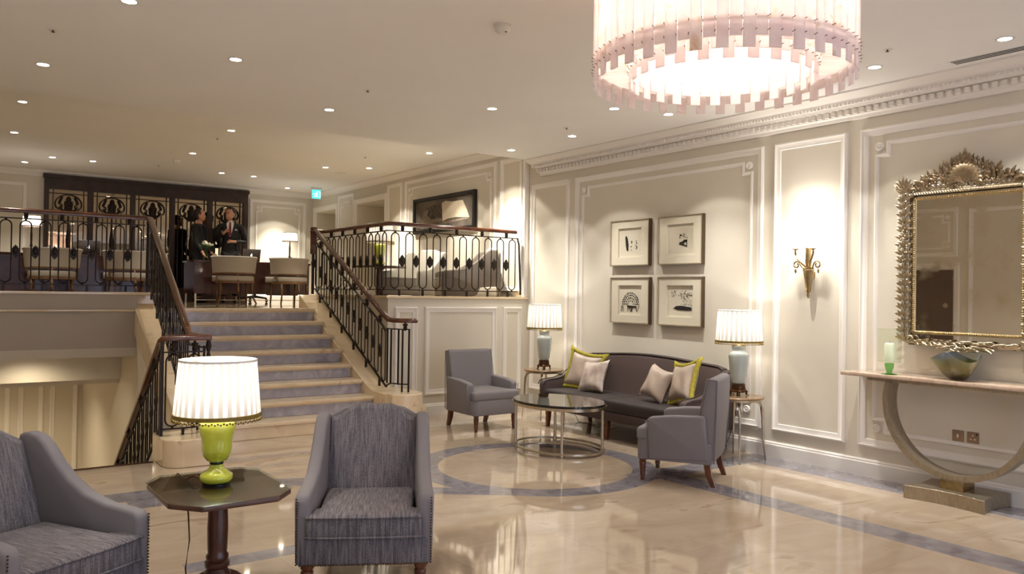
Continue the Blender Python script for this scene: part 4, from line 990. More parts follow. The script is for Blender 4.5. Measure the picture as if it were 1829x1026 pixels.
B.mb().box(4.19, 4.25, 10.47, 10.56, KZ + .55, KZ + .92).build('newel', RAILW, B.t, smooth=0, bevel=.006); B.post(4.22, 10.52, KZ, KZ + .6)
# left stair flight
B = Balustrade('black iron stair balustrade with sloping mahogany handrail, left side of the marble stairs', (1.95, 7.7, .25), 'oval-bar balustrades')
LX = lambda y: 1.92 + .05 * (y - 7.7)
zl = lambda y: .235 + .525 * (y - 7.72)
B.run((LX(10.1), 10.08), (LX(7.75), 7.75), zl(10.08), zl(7.75), 12, .10, .74, .098, brk=6, feet=6, m0=1)
B.hand([(2.03, 10.16, KZ + .865), (LX(10), 10.02, 2.31), (LX(7.8), 7.80, 1.13), (LX(7.7), 7.70, 1.085), (1.93, 7.58, 1.075), (1.95, 7.42, 1.075), (1.98, 7.32, 1.075)])
for x, y in ((1.93, 7.62), (1.945, 7.5), (1.96, 7.38)): B.mb().box(x - .008, x + .008, y - .008, y + .008, .235, 1.0).build('end_bar', IRON, B.t, smooth=0)
B.mb().sweep([(LX(7.75), 7.75, .99), (1.95, 7.45, .985), (1.97, 7.32, .985)], BAR).build('top_bar', IRON, B.t, smooth=0)
B.mb().at(1.98 - B.o.x, 7.31 - B.o.y, -B.o.z).lathe([(.012, .23), (.018, .25), (.012, .3), (.012, .86), (.022, .9), (.012, .95), (.026, 1.0), (.018, 1.05)], 12).build('newel', IRON, B.t, smooth=50)
# lower flight and its end guard
B = Balustrade('dark iron balustrade descending from the curved marble block to the floor below', (1.60, 7.34, .235), 'oval-bar balustrades')
sl = lambda y: .235 - .74 * (y - 7.36)
B.run((1.60, 7.36), (1.60, 10.0), sl(7.36), sl(10.0), 15, .06, .74, .095, brk=5, feet=0, m0=1)
B.run((1.60, 7.31), (1.95, 7.31), .235, .235, 2, .06, .72, .12, brk=2, feet=1, m0=1)
B.hand([(2.0, 7.31, 1.075), (1.66, 7.31, 1.075), (1.61, 7.33, 1.07), (1.60, 7.38, 1.045), (1.60, 10.0, sl(10.0) + .84)])
B.post(1.60, 7.33, .235, 1.06, .026)

# ---------------------------------------------------------------- chandelier
def alab(name, c, c2, c3):
    m, nt, N, L, b = nodes(name); N.remove(b); out = N['Material Output']; op = expr(nt)
    tc = N.new('ShaderNodeTexCoord'); oi = N.new('ShaderNodeObjectInfo'); va = N.new('ShaderNodeVectorMath'); va.operation = 'ADD'
    cb = N.new('ShaderNodeCombineXYZ'); L.new(op('MULTIPLY', oi.outputs['Random'], 90), cb.inputs[0]); L.new(op('MULTIPLY', oi.outputs['Random'], 37), cb.inputs[2])
    L.new(tc.outputs['Object'], va.inputs[0]); L.new(cb.outputs[0], va.inputs[1])
    nz = N.new('ShaderNodeTexNoise'); nz.inputs['Scale'].default_value = 6; nz.inputs['Detail'].default_value = 7; nz.inputs['Distortion'].default_value = 1.6; L.new(va.outputs[0], nz.inputs['Vector'])
    cr = N.new('ShaderNodeValToRGB'); e = cr.color_ramp.elements; e[0].position = .34; e[0].color = rgb(c); e[1].position = .62; e[1].color = rgb(c2); q = e.new(.74); q.color = rgb(c3)
    L.new(nz.outputs['Fac'], cr.inputs['Fac'])
    d = N.new('ShaderNodeBsdfDiffuse'); t = N.new('ShaderNodeBsdfTranslucent'); g = N.new('ShaderNodeBsdfGlossy'); g.inputs['Roughness'].default_value = .15
    L.new(cr.outputs[0], d.inputs[0]); L.new(cr.outputs[0], t.inputs[0]); mx = N.new('ShaderNodeMixShader'); mx.inputs[0].default_value = .7; L.new(d.outputs[0], mx.inputs[1]); L.new(t.outputs[0], mx.inputs[2])
    m2 = N.new('ShaderNodeMixShader'); m2.inputs[0].default_value = .05; L.new(mx.outputs[0], m2.inputs[1]); L.new(g.outputs[0], m2.inputs[2]); L.new(m2.outputs[0], out.inputs['Surface']); return m
ALAB = alab('rose_alabaster', (244, 234, 233), (252, 247, 245), (224, 200, 170))
def chandelier():
    cx, cy = 3.02, 2.507
    t = thing('chandelier', 'large round pink alabaster strip chandelier hanging in the lobby', 'chandelier', (cx, cy, 2.508))
    z = lambda h: h - 2.48
    def ring_of(name, R, n, lo0, lo1, hi, ph=0):
        w = 2 * pi * R / n * .94; protos = []
        for k in range(2):
            dr = -.006 if k else 0
            m = MB().box(R - .006 + dr, R + .002 + dr, -w / 2, w / 2, z(lo1 if k else lo0), z(hi)); protos.append(m); m.m = 1
            for zz in (lo1 + .018, lo1 + .075): m.tube([(R - .004, w / 2 - .004, z(zz)), (R + .011, w / 2 + .002, z(zz) + .004)], .0016, 5)
        src = [None, None]
        for i in range(n):
            k = i % 2; a = 2 * pi * (i + ph) / n
            if src[k] is None: src[k] = protos[k].build(name, None, t, smooth=0, mats=[ALAB, BRONZE]); src[k].rotation_euler = (0, 0, a)
            else: inst(name, src[k], t, (0, 0, 0), a)
    ring_of('alabaster_strip', .604, 72, 2.478, 2.528, 3.12)
    ring_of('inner_strip', .432, 52, 2.486, 2.532, 3.02, .3)
    n = 60; src = None
    for i in range(n):
        a = 2 * pi * i / n
        if src is None: src = MB().add([(.445, -.022, z(2.572)), (.59, -.030, z(2.572)), (.59, .030, z(2.572)), (.445, .022, z(2.572)), (.445, -.022, z(2.58)), (.59, -.030, z(2.58)), (.59, .030, z(2.58)), (.445, .022, z(2.58))], [(3, 2, 1, 0), (4, 5, 6, 7), (0, 1, 5, 4), (1, 2, 6, 5), (2, 3, 7, 6), (3, 0, 4, 7)]).build('base_strip', ALAB, t, smooth=0)
        else: inst('base_strip', src, t, (0, 0, 0), a)
    f = MB()
    for R, zz in ((.59, 2.6), (.59, 3.08), (.445, 2.6), (.445, 3.0)): f.tube([(R * cos(2 * pi * i / 64), R * sin(2 * pi * i / 64), z(zz)) for i in range(64)], .006, 6, True)
    for k in range(6): a = k * pi / 3; f.tube([(.59 * cos(a), .59 * sin(a), z(3.08)), (0, 0, z(3.12))], .006, 6)
    f.tube([(0, 0, z(3.1)), (0, 0, z(3.2))], .012, 8); f.build('metal_frame', BRASS, t, smooth=60)
    MB().at(0, 0, z(3.18)).lathe([(.12, 0), (.13, .01), (.13, .031)], 32).build('ceiling_rose', BRASS, t, smooth=40)
    bl = MB()
    for k in range(9):
        a = 2 * pi * k / 9; p = (.52 * cos(a), .52 * sin(a), z(2.78)); bl.ball(p, (.025, .025, .035), 8, 6); point('chandelier_light', p, 19, (1, .92, .86), .04, t)
    for k in range(3):
        a = 2 * pi * k / 3 + .4; p = (.17 * cos(a), .17 * sin(a), z(2.80)); bl.ball(p, (.03, .03, .04), 8, 6); point('chandelier_light', p, 9, (1, .92, .84), .05, t)
    bl.build('bulbs', BULB, t, smooth=180)
chandelier()

# ---------------------------------------------------------------- downlights and ceiling fittings
def spot(loc, e, size=88, blend=.55, c=(1, .96, .895), r=.03, tilt=None, parent=None):
    l = bpy.data.lights.new('downlight_lamp', 'SPOT'); l.energy = e; l.color = c; l.spot_size = radians(size); l.spot_blend = blend; l.shadow_soft_size = r
    o = bpy.data.objects.new('downlight_lamp', l); COL.objects.link(o); o.location = loc
    if tilt: o.rotation_euler = tilt
    if parent: o.parent = parent
    return o
DLP = None
def downlight(label, x, y, zc, e, size=84, blend=.55, r=.042, wall=False):
    global DLP
    if DLP is None:
        t = thing('downlight', label, 'ceiling light', (x, y, zc), 0, 'recessed ceiling downlights')
        MB().sweep([(.05 * cos(2 * pi * i / 28), .05 * sin(2 * pi * i / 28), -.002) for i in range(28)], [(-.008, -.002), (.007, -.001), (.007, .002), (-.008, .002)], True).build('bezel', WHITEPL, t, smooth=60)
        MB().at(0, 0, -.0025).lathe([(r, 0), (0, -.0015)], 24).build('lit_lens', DLGLOW, t, smooth=60); DLP = t
    else: t = copy_tree(DLP, None, (x, y, zc), None, label)
    lc = (1, .96, .895) if zc > 3 and zc < 3.3 else (1, .93, .80) if zc > 3 else (1, .84, .60)
    if wall: spot((x, y, zc - .02), e * .5, 98, .14, lc); spot((x, y, zc - .02), e * (2.2 if zc < 3.3 else 5.0), 58, 1.0, lc, tilt=(radians(15), 0, 0) if y > 15 else (0, radians(-15), 0))
    else: spot((x, y, zc - .02), e, size, blend, lc)
    return t
E1 = 46
DL = [(.93, 5.285, 'at the very top edge above the left armchair', 1), (.663, 7.21, 'above the head of the lower stairwell', 1), (1.816, 6.115, 'on plain ceiling between the foot of the stairs and the smoke detector', 1),
      (3.04, 7.239, 'above the foot of the marble stairs', 1), (4.222, 6.206, 'dim disc midway between stairs and chandelier', .8), (5.102, 5.482, 'dim disc just left of the chandelier rim', .8),
      (5.657, 5.323, 'peeking under the chandelier rim, by the cornice', 1.7), (5.634, 6.718, 'by the cornice above the left pair of framed pictures', 1.7), (5.622, 7.842, 'by the cornice end, at the corner of the mezzanine wall', 1.7),
      (5.68, 3.271, 'right of the chandelier by the cornice', 1.7), (5.722, 2.389, 'beside the long air slot in the lobby ceiling', 1.7), (5.70, 4.30, 'behind the chandelier, above the brass wall sconce', 1.5),
      (5.70, 1.2, 'in the lobby ceiling, nearest row by the windows', 1), (3.0, .6, 'in the middle of the lobby ceiling near the windows', 1), (.66, 3.5, 'in the lobby ceiling near the left wall', 1.5)]  # this row: extra fittings outside the frame, added to light the near lobby
for x, y, w, k in DL: downlight('round recessed downlight ' + w, x, y, ZCEIL, E1 * (1 if x > 5.5 else k), wall=x > 5.5)
MEZ = [(.75, 10.2, 'in the upper ceiling, far left, first from the ceiling step', 1), (.82, 12.3, 'in the upper ceiling, far left, second from the ceiling step', 1), (1.16, 15.1, 'in the upper ceiling near the back wall, left of the dark screen', 1.2),
       (1.46, 14.25, 'in the upper ceiling over the left desk, left one of the pair', 1), (2.02, 14.25, 'in the upper ceiling over the left desk, right one of the pair', 1), (3.08, 12.4, 'in the upper ceiling in front of the screen, beside a smoke detector', 1),
       (3.02, 10.3, 'in the upper ceiling above the head of the stairs', 1), (4.0, 14.15, 'in the upper ceiling over the right desk, left one of the pair', 1), (4.57, 14.2, 'in the upper ceiling over the right desk, right one of the pair', 1),
       (5.60, 15.35, 'close to the back wall above the small desk lamp', 1.4), (5.14, 12.35, 'in the upper ceiling near the round ceiling disc', 1), (5.72, 11.95, 'in the upper ceiling by the right wall, above the bright narrow panel', 1.5), (5.77, 10.08, 'in the upper ceiling above the open-book picture', 1.0), (5.80, 8.85, 'tucked above the lobby ceiling edge, lighting the end pilaster', 1.7)]
for x, y, w, k in MEZ: downlight('round recessed downlight ' + w, x, y, ZMC, E1 * .95 * k, wall=x > 5.5)
for x, y, w in ((.9, 12.6, 'under the lower passage ceiling, right'), (-.05, 12.6, 'under the lower passage ceiling, left')): downlight('round recessed downlight ' + w, x, y, .32, 38, 150, .8)  # invented pair, hidden by the soffit, added to light the passage
downlight('round recessed downlight under the stairwell bulkhead', .9, 10.5, .72, 18, 160, .8)  # one more hidden fitting added to brighten the stairwell
def smoke(label, x, y, zc):
    t = thing('smoke_detector', label, 'smoke detector', (x, y, zc), 0, 'ceiling smoke detectors')
    MB().lathe([(.0, -.062), (.03, -.060), (.036, -.048), (.04, -.045)], 24).build('sensor', WHITEPL, t, smooth=50)
    MB().lathe([(.040, -.046), (.050, -.036), (.053, -.02), (.058, -.018), (.058, 0)], 28).build('housing', WHITEPL, t, smooth=40)
    MB().box(-.006, .006, -.041, -.036, -.056, -.050).build('indicator', BLACK, t, smooth=0)
smoke('white smoke detector on the lobby ceiling, left of the chandelier', 2.956, 4.238, ZCEIL); smoke('white smoke detector on the upper ceiling in front of the dark screen', 3.04, 13.2, ZMC)
def sprinkler(label, x, y, zc):
    t = thing('sprinkler_head', label, 'sprinkler', (x, y, zc), 0, 'ceiling sprinkler heads')
    MB().lathe([(.0, -.004), (.03, -.004), (.036, 0), (.03, .004)], 24).build('escutcheon', WHITEPL, t, smooth=50)
    MB().lathe([(.012, -.018), (.012, -.016), (.004, -.012), (.006, -.003)], 12).build('deflector', BRONZE, t, smooth=50)
for a in (('small ceiling sprinkler left of the first lobby downlight, far left', .624, 6.196, ZCEIL), ('small ceiling sprinkler right of the downlight over the stair foot', 3.003, 6.322, ZCEIL), ('small ceiling sprinkler right of the chandelier', 5.343, 2.985, ZCEIL),
          ('small ceiling sprinkler above the downlight over the left pictures', 5.306, 6.418, ZCEIL), ('small upper ceiling sprinkler by the downlight above the stair head', 3.03, 10.95, ZMC), ('small upper ceiling sprinkler near the right wall', 5.2, 11.0, ZMC), ('small upper ceiling sprinkler beside the far smoke detector', 2.95, 14.0, ZMC)): sprinkler(*a)
o = MB().lathe([(.09, -.006), (.1, 0)], 32).build('ceiling_speaker', WHITEPL, smooth=40); o.location = (5.57, 12.75, ZMC); tag(o, 'flat round white speaker disc on the upper ceiling', 'speaker')
t = thing('air_grille', 'long slotted air grille in the lobby ceiling beside the cornice', 'air vent', (6.02, 1.9, ZCEIL))
MB().box(-.06, .06, -1.3, .98, -.004, 0).build('frame', CEIL, t, smooth=0)
for x in (-.036, 0, .036): MB().box(x - .009, x + .009, -1.28, .96, -.006, -.003).build('slot', BLACK, t, smooth=0)
# ---------------------------------------------------------------- screen at the back of the upper level
def screen():
    t = thing('mirrored_screen', 'dark wooden five-bay screen of mirror glass with iron scrollwork on the back wall', 'screen', (3.27, YB - .06, ZM))
    T = lambda: MB().at(-3.27, -(YB - .06), -ZM)
    W = mat('screen_wood', (42, 24, 15), .5, c2=(60, 36, 23), scale=7)
    bays = [(1.591, 2.196), (2.28, 2.892), (2.969, 3.572), (3.653, 4.257), (4.337, 4.937)]; ZT = 3.21; ZB = ZM + .25
    T().box(1.52, 5.02, YB - .09, YB - .01, ZT, 3.455).box(1.50, 5.04, YB - .11, YB - .01, 3.40, 3.465).build('header', W, t, smooth=0)
    T().box(1.52, 5.02, YB - .09, YB - .01, ZM + .001, ZB).build('plinth', W, t, smooth=0)
    xs = [1.52] + [b for a, b in bays]; xe = [a for a, b in bays] + [5.02]
    for a, b in zip(xs, xe): T().box(a, b, YB - .10, YB - .01, ZB, ZT).build('mullion', W, t, smooth=0)
    for a, b in bays:
        T().box(a, b, YB - .04, YB - .03, ZB, ZT).build('mirror_pane', SCREENM, t, smooth=0)
        y = YB - .062; c = (a + b) / 2; m = T(); w = b - a; r = .0065
        for x in (a + .065, b - .065): m.cbox(x, y, (ZB + ZT) / 2, .011, .011, ZT - ZB)
        m.cbox(c, y, ZT - .068, w, .011, .011)
        for x in (-.15, -.07, .07, .15): m.cbox(c + x, y, (ZB + 2.86) / 2, .010, .010, 2.86 - ZB)
        for x in (0,): m.tube([(c, y, 2.82), (c, y, 2.6)], .012, 6); m.tube([(c, y, 2.78), (c, y, 2.55), (c, y, 2.35), (c, y, 2.1), (c, y, 1.9), (c, y, ZB)], [.012, .013, .034, .024, .015, .014], 8)
        zc = 2.962
        # broken oval with two volutes
        for s in (-1, 1):
            P = [(c + s * .205 * sin(u), zc + .165 * cos(u)) for u in [i * .13 for i in range(16)]]
            P += [(c + s * (.135 + .062 * (1 - .07 * i) * cos(-.6 - i * .42)), zc - .03 + .062 * (1 - .07 * i) * sin(-.6 - i * .42)) for i in range(11)]
            m.tube([(x, y, z) for x, z in P], .0105, 6, up=(0, 1, 0))
            m.tube([(c + s * .135, y, zc - .04), (c + s * .105, y, zc - .10), (c + s * .05, y, zc - .145), (c, y, zc - .155)], [.012, .02, .024, .022], 8, up=(0, 1, 0))
            for k in range(5): leaf(m, (c + s * (.15 - .012 * k), y, zc + .0 + .022 * k), (s * (-.35 + .12 * k), -.05, .8), (0, -1, 0), .055, .022, .3)
        for i, (zz, rr) in enumerate(((.12, .022), (.09, .04), (.055, .052), (.02, .058), (-.015, .05))):
            for q in range(-1 - (i > 1), 2 + (i > 1)): m.ball((c + q * rr * .62 * (.75 if i > 1 else 1), y, zc + zz - .012 * abs(q)), (.021, .016, .021), 7, 5)
        m.ball((c, y, zc + .02), (.03, .012, .11), 8, 6)
        for s in (-1, 1):
            for k in range(4): leaf(m, (c, y, zc - .10), (s * (.4 + .5 * k), 0, 1.0 - .45 * k), (0, -1, 0), .085 - .008 * k, .022, .3)
        m.tube([(c, y, zc - .02), (c, y, zc - .08), (c, y, zc - .155)], [.03, .022, .01], 8)
        m.build('iron_scrollwork', IRON, t, smooth=60)
screen()
# ---------------------------------------------------------------- desks
def desk(label, x0, x1, y0, y1):
    t = thing('reception_desk', label, 'desk', ((x0 + x1) / 2, (y0 + y1) / 2, ZM), 0, 'mahogany reception desks'); w = (x1 - x0) / 2; d = (y1 - y0) / 2
    MB().rbox(-w, w, -d, d, .70, .735, .006).build('top', DKWOOD, t, smooth=30)
    MB().box(-w + .02, w - .02, -d + .02, -d + .05, .16, .70).build('front_panel', DKWOOD, t, smooth=0)
    for s in (-1, 1):
        MB().box(s * (w - .05) - .03, s * (w - .05) + .03, -d + .05, d - .03, .16, .70).build('side_panel', DKWOOD, t, smooth=0)
        MB().box(s * (w * .62) - .18, s * (w * .62) + .18, -d + .06, d - .03, .14, .69).build('drawer_pedestal', DKWOOD, t, smooth=0)
    for s in (-1, 1):
        for q in (-1, 1):
            MB().box(s * (w - .05) - .015, s * (w - .05) + .015, q * (d - .06) - .015, q * (d - .06) + .015, 0, .16).build('leg', SILVER, t, smooth=0)
    MB().box(-w + .04, w - .04, -d + .02, -d + .035, .045, .06).build('foot_rail', SILVER, t, smooth=0)
    return t
desk('dark mahogany reception desk on the right, with flower vase and two people behind it', 3.58, 5.66, 14.22, 14.98)
desk('dark mahogany reception desk on the left, seen through the iron balustrade', .75, 2.95, 13.75, 14.5)
def tub_chair(label, x, y, rz):
    t = thing('desk_chair', label, 'chair', (x, y, ZM), rz, 'barrel-back desk chairs')
    # faces +y; curved padded back on the -y side
    m = MB(); n = 22; R0, R1 = .30, .365; rows = []
    for i in range(n + 1):
        a = pi + pi * i / n; f = abs(i / n - .5) * 2
        hi = .80 - .0 * f; lo = .52; k = 1.0
        sx, sy = 1.0, .78
        c, s_ = cos(a), sin(a)
        pr = [(R0, lo), (R0 + .0, hi - .03), (R0 + .02, hi), (R1 + .008, hi + .006), (R1 + .03, hi - .012), (R1 + .01, hi - .05), (R1 - .01, lo)]
        rows.append([(c * r * sx, s_ * r * sy + .08, z) for r, z in pr])
    k = 7; vs = [p for r in rows for p in r]; fs = [(i * k + q, (i + 1) * k + q, (i + 1) * k + (q + 1) % k, i * k + (q + 1) % k) for i in range(n) for q in range(k)] + [tuple(range(k)), tuple(range(n * k, n * k + k))]
    m.add(vs, fs).build('backrest', TAUPE, t, smooth=50)
    s = MB(); s.rprism([(.30 * cos(a) * 1.05, .27 * sin(a) + .02) if sin(a) < 0 else (.315 * (1 if cos(a) > 0 else -1) * min(1, abs(cos(a)) * 3), .30 * min(1, sin(a) * 1.6)) for a in [pi * i / 12 for i in range(24)]], .37, .47, 'z', .03, 2); s.build('seat', TAUPE, t, smooth=60)
    f = MB()
    f.sweep([(.31 * cos(a), .265 * sin(a) + .02, .365) for a in [2 * pi * i / 32 for i in range(32)]], [(-.015, -.018), (.015, -.018), (.015, .018), (-.015, .018)], True)
    f.build('seat_rail', CHAIRW, t, smooth=40)
    b = MB().sweep([(.335 * cos(a), .335 * .78 * sin(a) + .08, .515) for a in [pi + pi * i / 20 for i in range(21)]], [(-.018, -.01), (.018, -.01), (.018, .012), (-.018, .012)])
    for a in (pi + .35, 1.5 * pi, 2 * pi - .35): b.tube([(.335 * cos(a), .335 * .78 * sin(a) + .08, .52), (.315 * cos(a), .28 * sin(a) + .03, .37)], .015, 6)
    b.build('back_frame', CHAIRW, t, smooth=40)
    for a in (pi + .55, 1.5 * pi, 2 * pi - .55):
        MB().tube([(.30 * cos(a), .26 * sin(a) + .02, .36), (.295 * cos(a), .265 * sin(a) + .01, .22), (.33 * cos(a), .30 * sin(a), .08), (.37 * cos(a), .35 * sin(a) - .01, 0)], [.022, .02, .017, .014], 7).build('leg', CHAIRW, t, smooth=180)
    for x_ in (-.24, .24): MB().tube([(x_, .2, .36), (x_ * 1.02, .22, .18), (x_ * 1.04, .23, 0)], [.02, .018, .014], 7).build('leg', CHAIRW, t, smooth=180)
    return t
c0 = tub_chair('linen barrel-back desk chair at the right desk, directly in front of the two people', 4.17, 13.86, radians(-4))
copy_tree(c0, None, (5.13, 13.82, ZM), radians(14), 'linen barrel-back desk chair at the right end of the right desk, by the wall')
copy_tree(c0, None, (1.40, 13.40, ZM), radians(-6), 'linen barrel-back desk chair at the left desk, the further left behind the balustrade')
copy_tree(c0, None, (2.45, 13.42, ZM), radians(6), 'linen barrel-back desk chair at the left desk, near the head of the stair rail')
DT = ZM + .735
def laptop(label, x, y, rz):
    t = thing('laptop', label, 'laptop', (x, y, DT + .001), rz, 'silver laptops on the desks'); A = mat('laptop_aluminium', (116, 110, 106), .35, .7)
    MB().rbox(-.165, .165, -.0, .23, 0, .016, .004).build('base', A, t, smooth=30)
    l = MB(); l.at(0, 0, .014, 0, radians(14)).rbox(-.165, .165, -.008, 0, 0, .225, .003); lo = l.build('lid', A, t, smooth=30)
    m = MB().at(0, 0, .014, 0, radians(14)); m.prism([(.017 * cos(a) * (1 + .0 * a) - (.006 if abs(a) < .5 else 0), .112 + .018 * sin(a)) for a in [i * .3927 - 3.0 for i in range(16)]], -.0095, -.008, 'y'); m.prism([(0, .133), (.008, .137), (.006, .146), (-.001, .141)], -.0095, -.008, 'y')
    m.build('lit_emblem', emit('emblem_light', (225, 235, 255), 3) if 'emblem_light' not in MATS else MATS['emblem_light'], lo, smooth=0)
    MB().box(-.14, .14, .03, .13, .016, .018).build('keyboard', BLACK, t, smooth=0)
laptop('open grey laptop on the right desk beside the standing man', 4.62, 14.45, radians(4)); laptop('open grey laptop on the left desk between the two chairs', 1.94, 13.98, radians(2))
def phone(label, x, y, rz):
    t = thing('desk_phone', label, 'telephone', (x, y, DT + .001), rz, 'black desk telephones')
    MB().prism([(-.11, 0), (.11, 0), (.11, .075), (.08, .082), (-.11, .03)], -.10, .10, 'x').build('base', BLACKG, t, smooth=0, bevel=.006)
    MB().tube([(-.125, -.09, .06), (-.125, -.07, .085), (-.125, 0, .092), (-.125, .07, .105), (-.125, .09, .085)], [.024, .026, .018, .026, .024], 8).build('handset', BLACKG, t, smooth=60)
    MB().prism([(-.06, .052), (.07, .085), (.07, .088), (-.06, .055)], -.05, .07, 'x').build('keypad', BLACK, t, smooth=0)
phone('black telephone on the right desk near the small lamp', 5.23, 14.5, radians(200)); phone('black telephone on the left desk under the small shaded lamp', 1.30, 14.05, radians(170))
def stick_lamp(label, x, y, e, rs=.14):
    t = thing('desk_lamp', label, 'lamp', (x, y, DT + .001), 0, 'small shaded desk lamps')
    MB().lathe([(.07, 0), (.07, .01), (.05, .02), (.03, .05), (.02, .12), (.022, .14), (.014, .16), (.018, .30), (.012, .34), (.01, .48)], 24).build('column', mat('dark_brass', (110, 88, 56), .35, .8), t, smooth=50)
    pleated(t, rs, rs * .88, .42, .585, 24, fringe=False); MB().sweep([((rs + .002) * cos(2 * pi * i / 40), (rs + .002) * sin(2 * pi * i / 40), .424) for i in range(40)], [(-.003, -.006), (.004, -.006), (.004, .006), (-.003, .006)], True).build('shade_trim', BRONZE, t)
    MB().ball((0, 0, .49), .022, 10, 7).build('bulb', BULB, t, smooth=180); point('lamp_light', (0, 0, .54), e, WARM, .03, t)
stick_lamp('small desk lamp with lit pleated shade at the wall end of the right desk', 5.44, 14.72, 5); stick_lamp('small desk lamp with lit pleated shade on the far left desk', 1.20, 14.25, 5, .13)
t = thing('flower_vase', 'clear glass vase holding white blooms at the left end of the right desk', 'vase', (3.83, 14.40, DT + .001))
MB().shell([(.035, .0), (.05, .02), (.05, .08), (.032, .15), (.028, .18), (.036, .21)], 24).build('vase', GREENG, t, smooth=60)
g = mat('stem_green', (58, 84, 40), .6, noise=.2); s = MB()
for k in range(6): a = k * 1.05; s.tube([(.015 * cos(a), .015 * sin(a), .01), (.01 * cos(a + 1), .01 * sin(a + 1), .18), (.05 * cos(a) + .02, .05 * sin(a), .27)], .004, 5)
for k in range(10): a = k * .63; leaf(s, (.03 * cos(a), .03 * sin(a), .22), (cos(a), sin(a), .4), (0, 0, 1), .10, .018, .3)
s.build('stems', g, t, smooth=60)
f = MB(); r = random.Random(5)
for (x, y, z, R) in ((-.03, -.02, .30, .055), (.05, .01, .28, .04), (.10, 0, .275, .03), (.0, .04, .29, .045)):
    for k in range(26): th = r.uniform(0, 6.28); ph = r.uniform(-.3, 1.4); d = (cos(th) * cos(ph), sin(th) * cos(ph), sin(ph)); leaf(f, (x, y, z - .01), d, (d[1], -d[0], .3), R, R * .28, .3)
f.build('blooms', mat('white_petals', (240, 236, 214), .6, noise=.05), t, smooth=60)
o = MB().rbox(-.07, .07, -.10, .10, 0, .012, .002).build('notepad', PAPER, smooth=30); o.location = (4.36, 14.47, DT + .001); tag(o, 'white notepad on the right desk in front of the man', 'notepad')
# swivel chair base behind the right desk
t = thing('office_chair', 'black swivel office chair showing its star base under the right desk', 'chair', (5.02, 15.42, ZM))
MB().rbox(-.24, .24, -.23, .23, .42, .50, .04).build('seat', BLACK, t, smooth=60)
MB().rbox(-.21, .21, .20, .26, .52, .68, .03).build('backrest', BLACK, t, smooth=60); MB().tube([(0, .2, .44), (0, .27, .5), (0, .25, .58)], .018, 7).build('back_bracket', BLACK, t)
MB().tube([(0, 0, .08), (0, 0, .42)], .025, 10).build('gas_column', BLACK, t)
for k in range(5): a = k * 1.2566 + .3; l = MB().tube([(0, 0, .11), (.27 * cos(a), .27 * sin(a), .075)], [.026, .016], 7).build('star_leg', BLACK, t); MB().ball((.27 * cos(a), .27 * sin(a), .035), (.03, .03, .035), 8, 6).build('caster', BLACKG, l)

# ---------------------------------------------------------------- upper lounge
wing_chair('cream wing armchair on the upper level facing the stairs, behind the iron balustrade', (5.60, 10.12, ZM), radians(-62), CREAMUP, CREAMUP, group='upper lounge armchairs')
wing_chair('taupe tweed wing armchair on the upper level, side-on and close behind the iron balustrade', (5.90, 9.24, ZM), radians(-112), GREYBACK, CREAMUP, group='upper lounge armchairs')
octa_table('dark pedestal table on the upper level carrying a chartreuse lamp', (5.02, 10.10, ZM), radians(35))
green_lamp('chartreuse glass table lamp on the upper level behind the iron balustrade', (5.0, 10.06, ZM + .597), 14)
def book_picture():
    y0, y1, z0, z1 = 9.76, 11.60, 2.45, 3.02; yc = (y0 + y1) / 2; zc = (z0 + z1) / 2; X = 6.40
    t = thing('framed_picture', 'wide black framed picture of an open book on the upper level wall', 'picture', (X, yc, zc)); h, v = (y1 - y0) / 2, (z1 - z0) / 2
    f = MB(); loops(f, [(-h, -v), (h, -v), (h, v), (-h, v)], [(0, 0), (0, .05), (.05, .05), (.055, .03), (.055, 0)], lambda a, z, q: (-q, a, z)); f.build('frame', BLACK, t, smooth=0)
    MB().box(-.025, -.02, -h + .05, h - .05, -v + .05, v - .05).build('canvas', mat('smoky_canvas', (70, 62, 54), .8, c2=(112, 100, 88), scale=2.5), t, smooth=0)
    F = lambda u, w: (h - .05 - u * 2 * (h - .05), -v + .05 + w * 2 * (v - .05))     # u: 0 left .. 1 right as seen
    def P(pts): return [F(u, w) for u, w in pts]
    def ply(name, pts, m, x): MB().prism(P(pts), x - .002, x, 'x').build(name, m, t, smooth=0)
    pg = mat('painted_page', (196, 182, 160), .8, noise=.06, scale=12); dk = mat('painted_shadow', (44, 38, 34), .8, c2=(96, 86, 76), scale=18); md = mat('painted_edge', (140, 126, 110), .8, c2=(108, 96, 82), scale=30)
    ply('page_edges', [(.12, .02), (.48, .28), (.52, .14), (.92, .22), (.95, .30), (.52, .22), (.46, .34), (.10, .12)], md, -.0255)
    ply('page_shadow', [(.10, .12), (.20, .72), (.36, .86), (.47, .82), (.50, .28), (.46, .34)], dk, -.0265)
    ply('left_page', [(.10, .10), (.16, .64), (.25, .70), (.22, .50), (.30, .34), (.46, .36), (.5, .26), (.3, .2)], md, -.028)
    ply('right_page', [(.50, .24), (.48, .84), (.54, .90), (.66, .84), (.83, .84), (.90, .50), (.94, .26), (.72, .32), (.58, .30)], pg, -.0285)
book_picture()
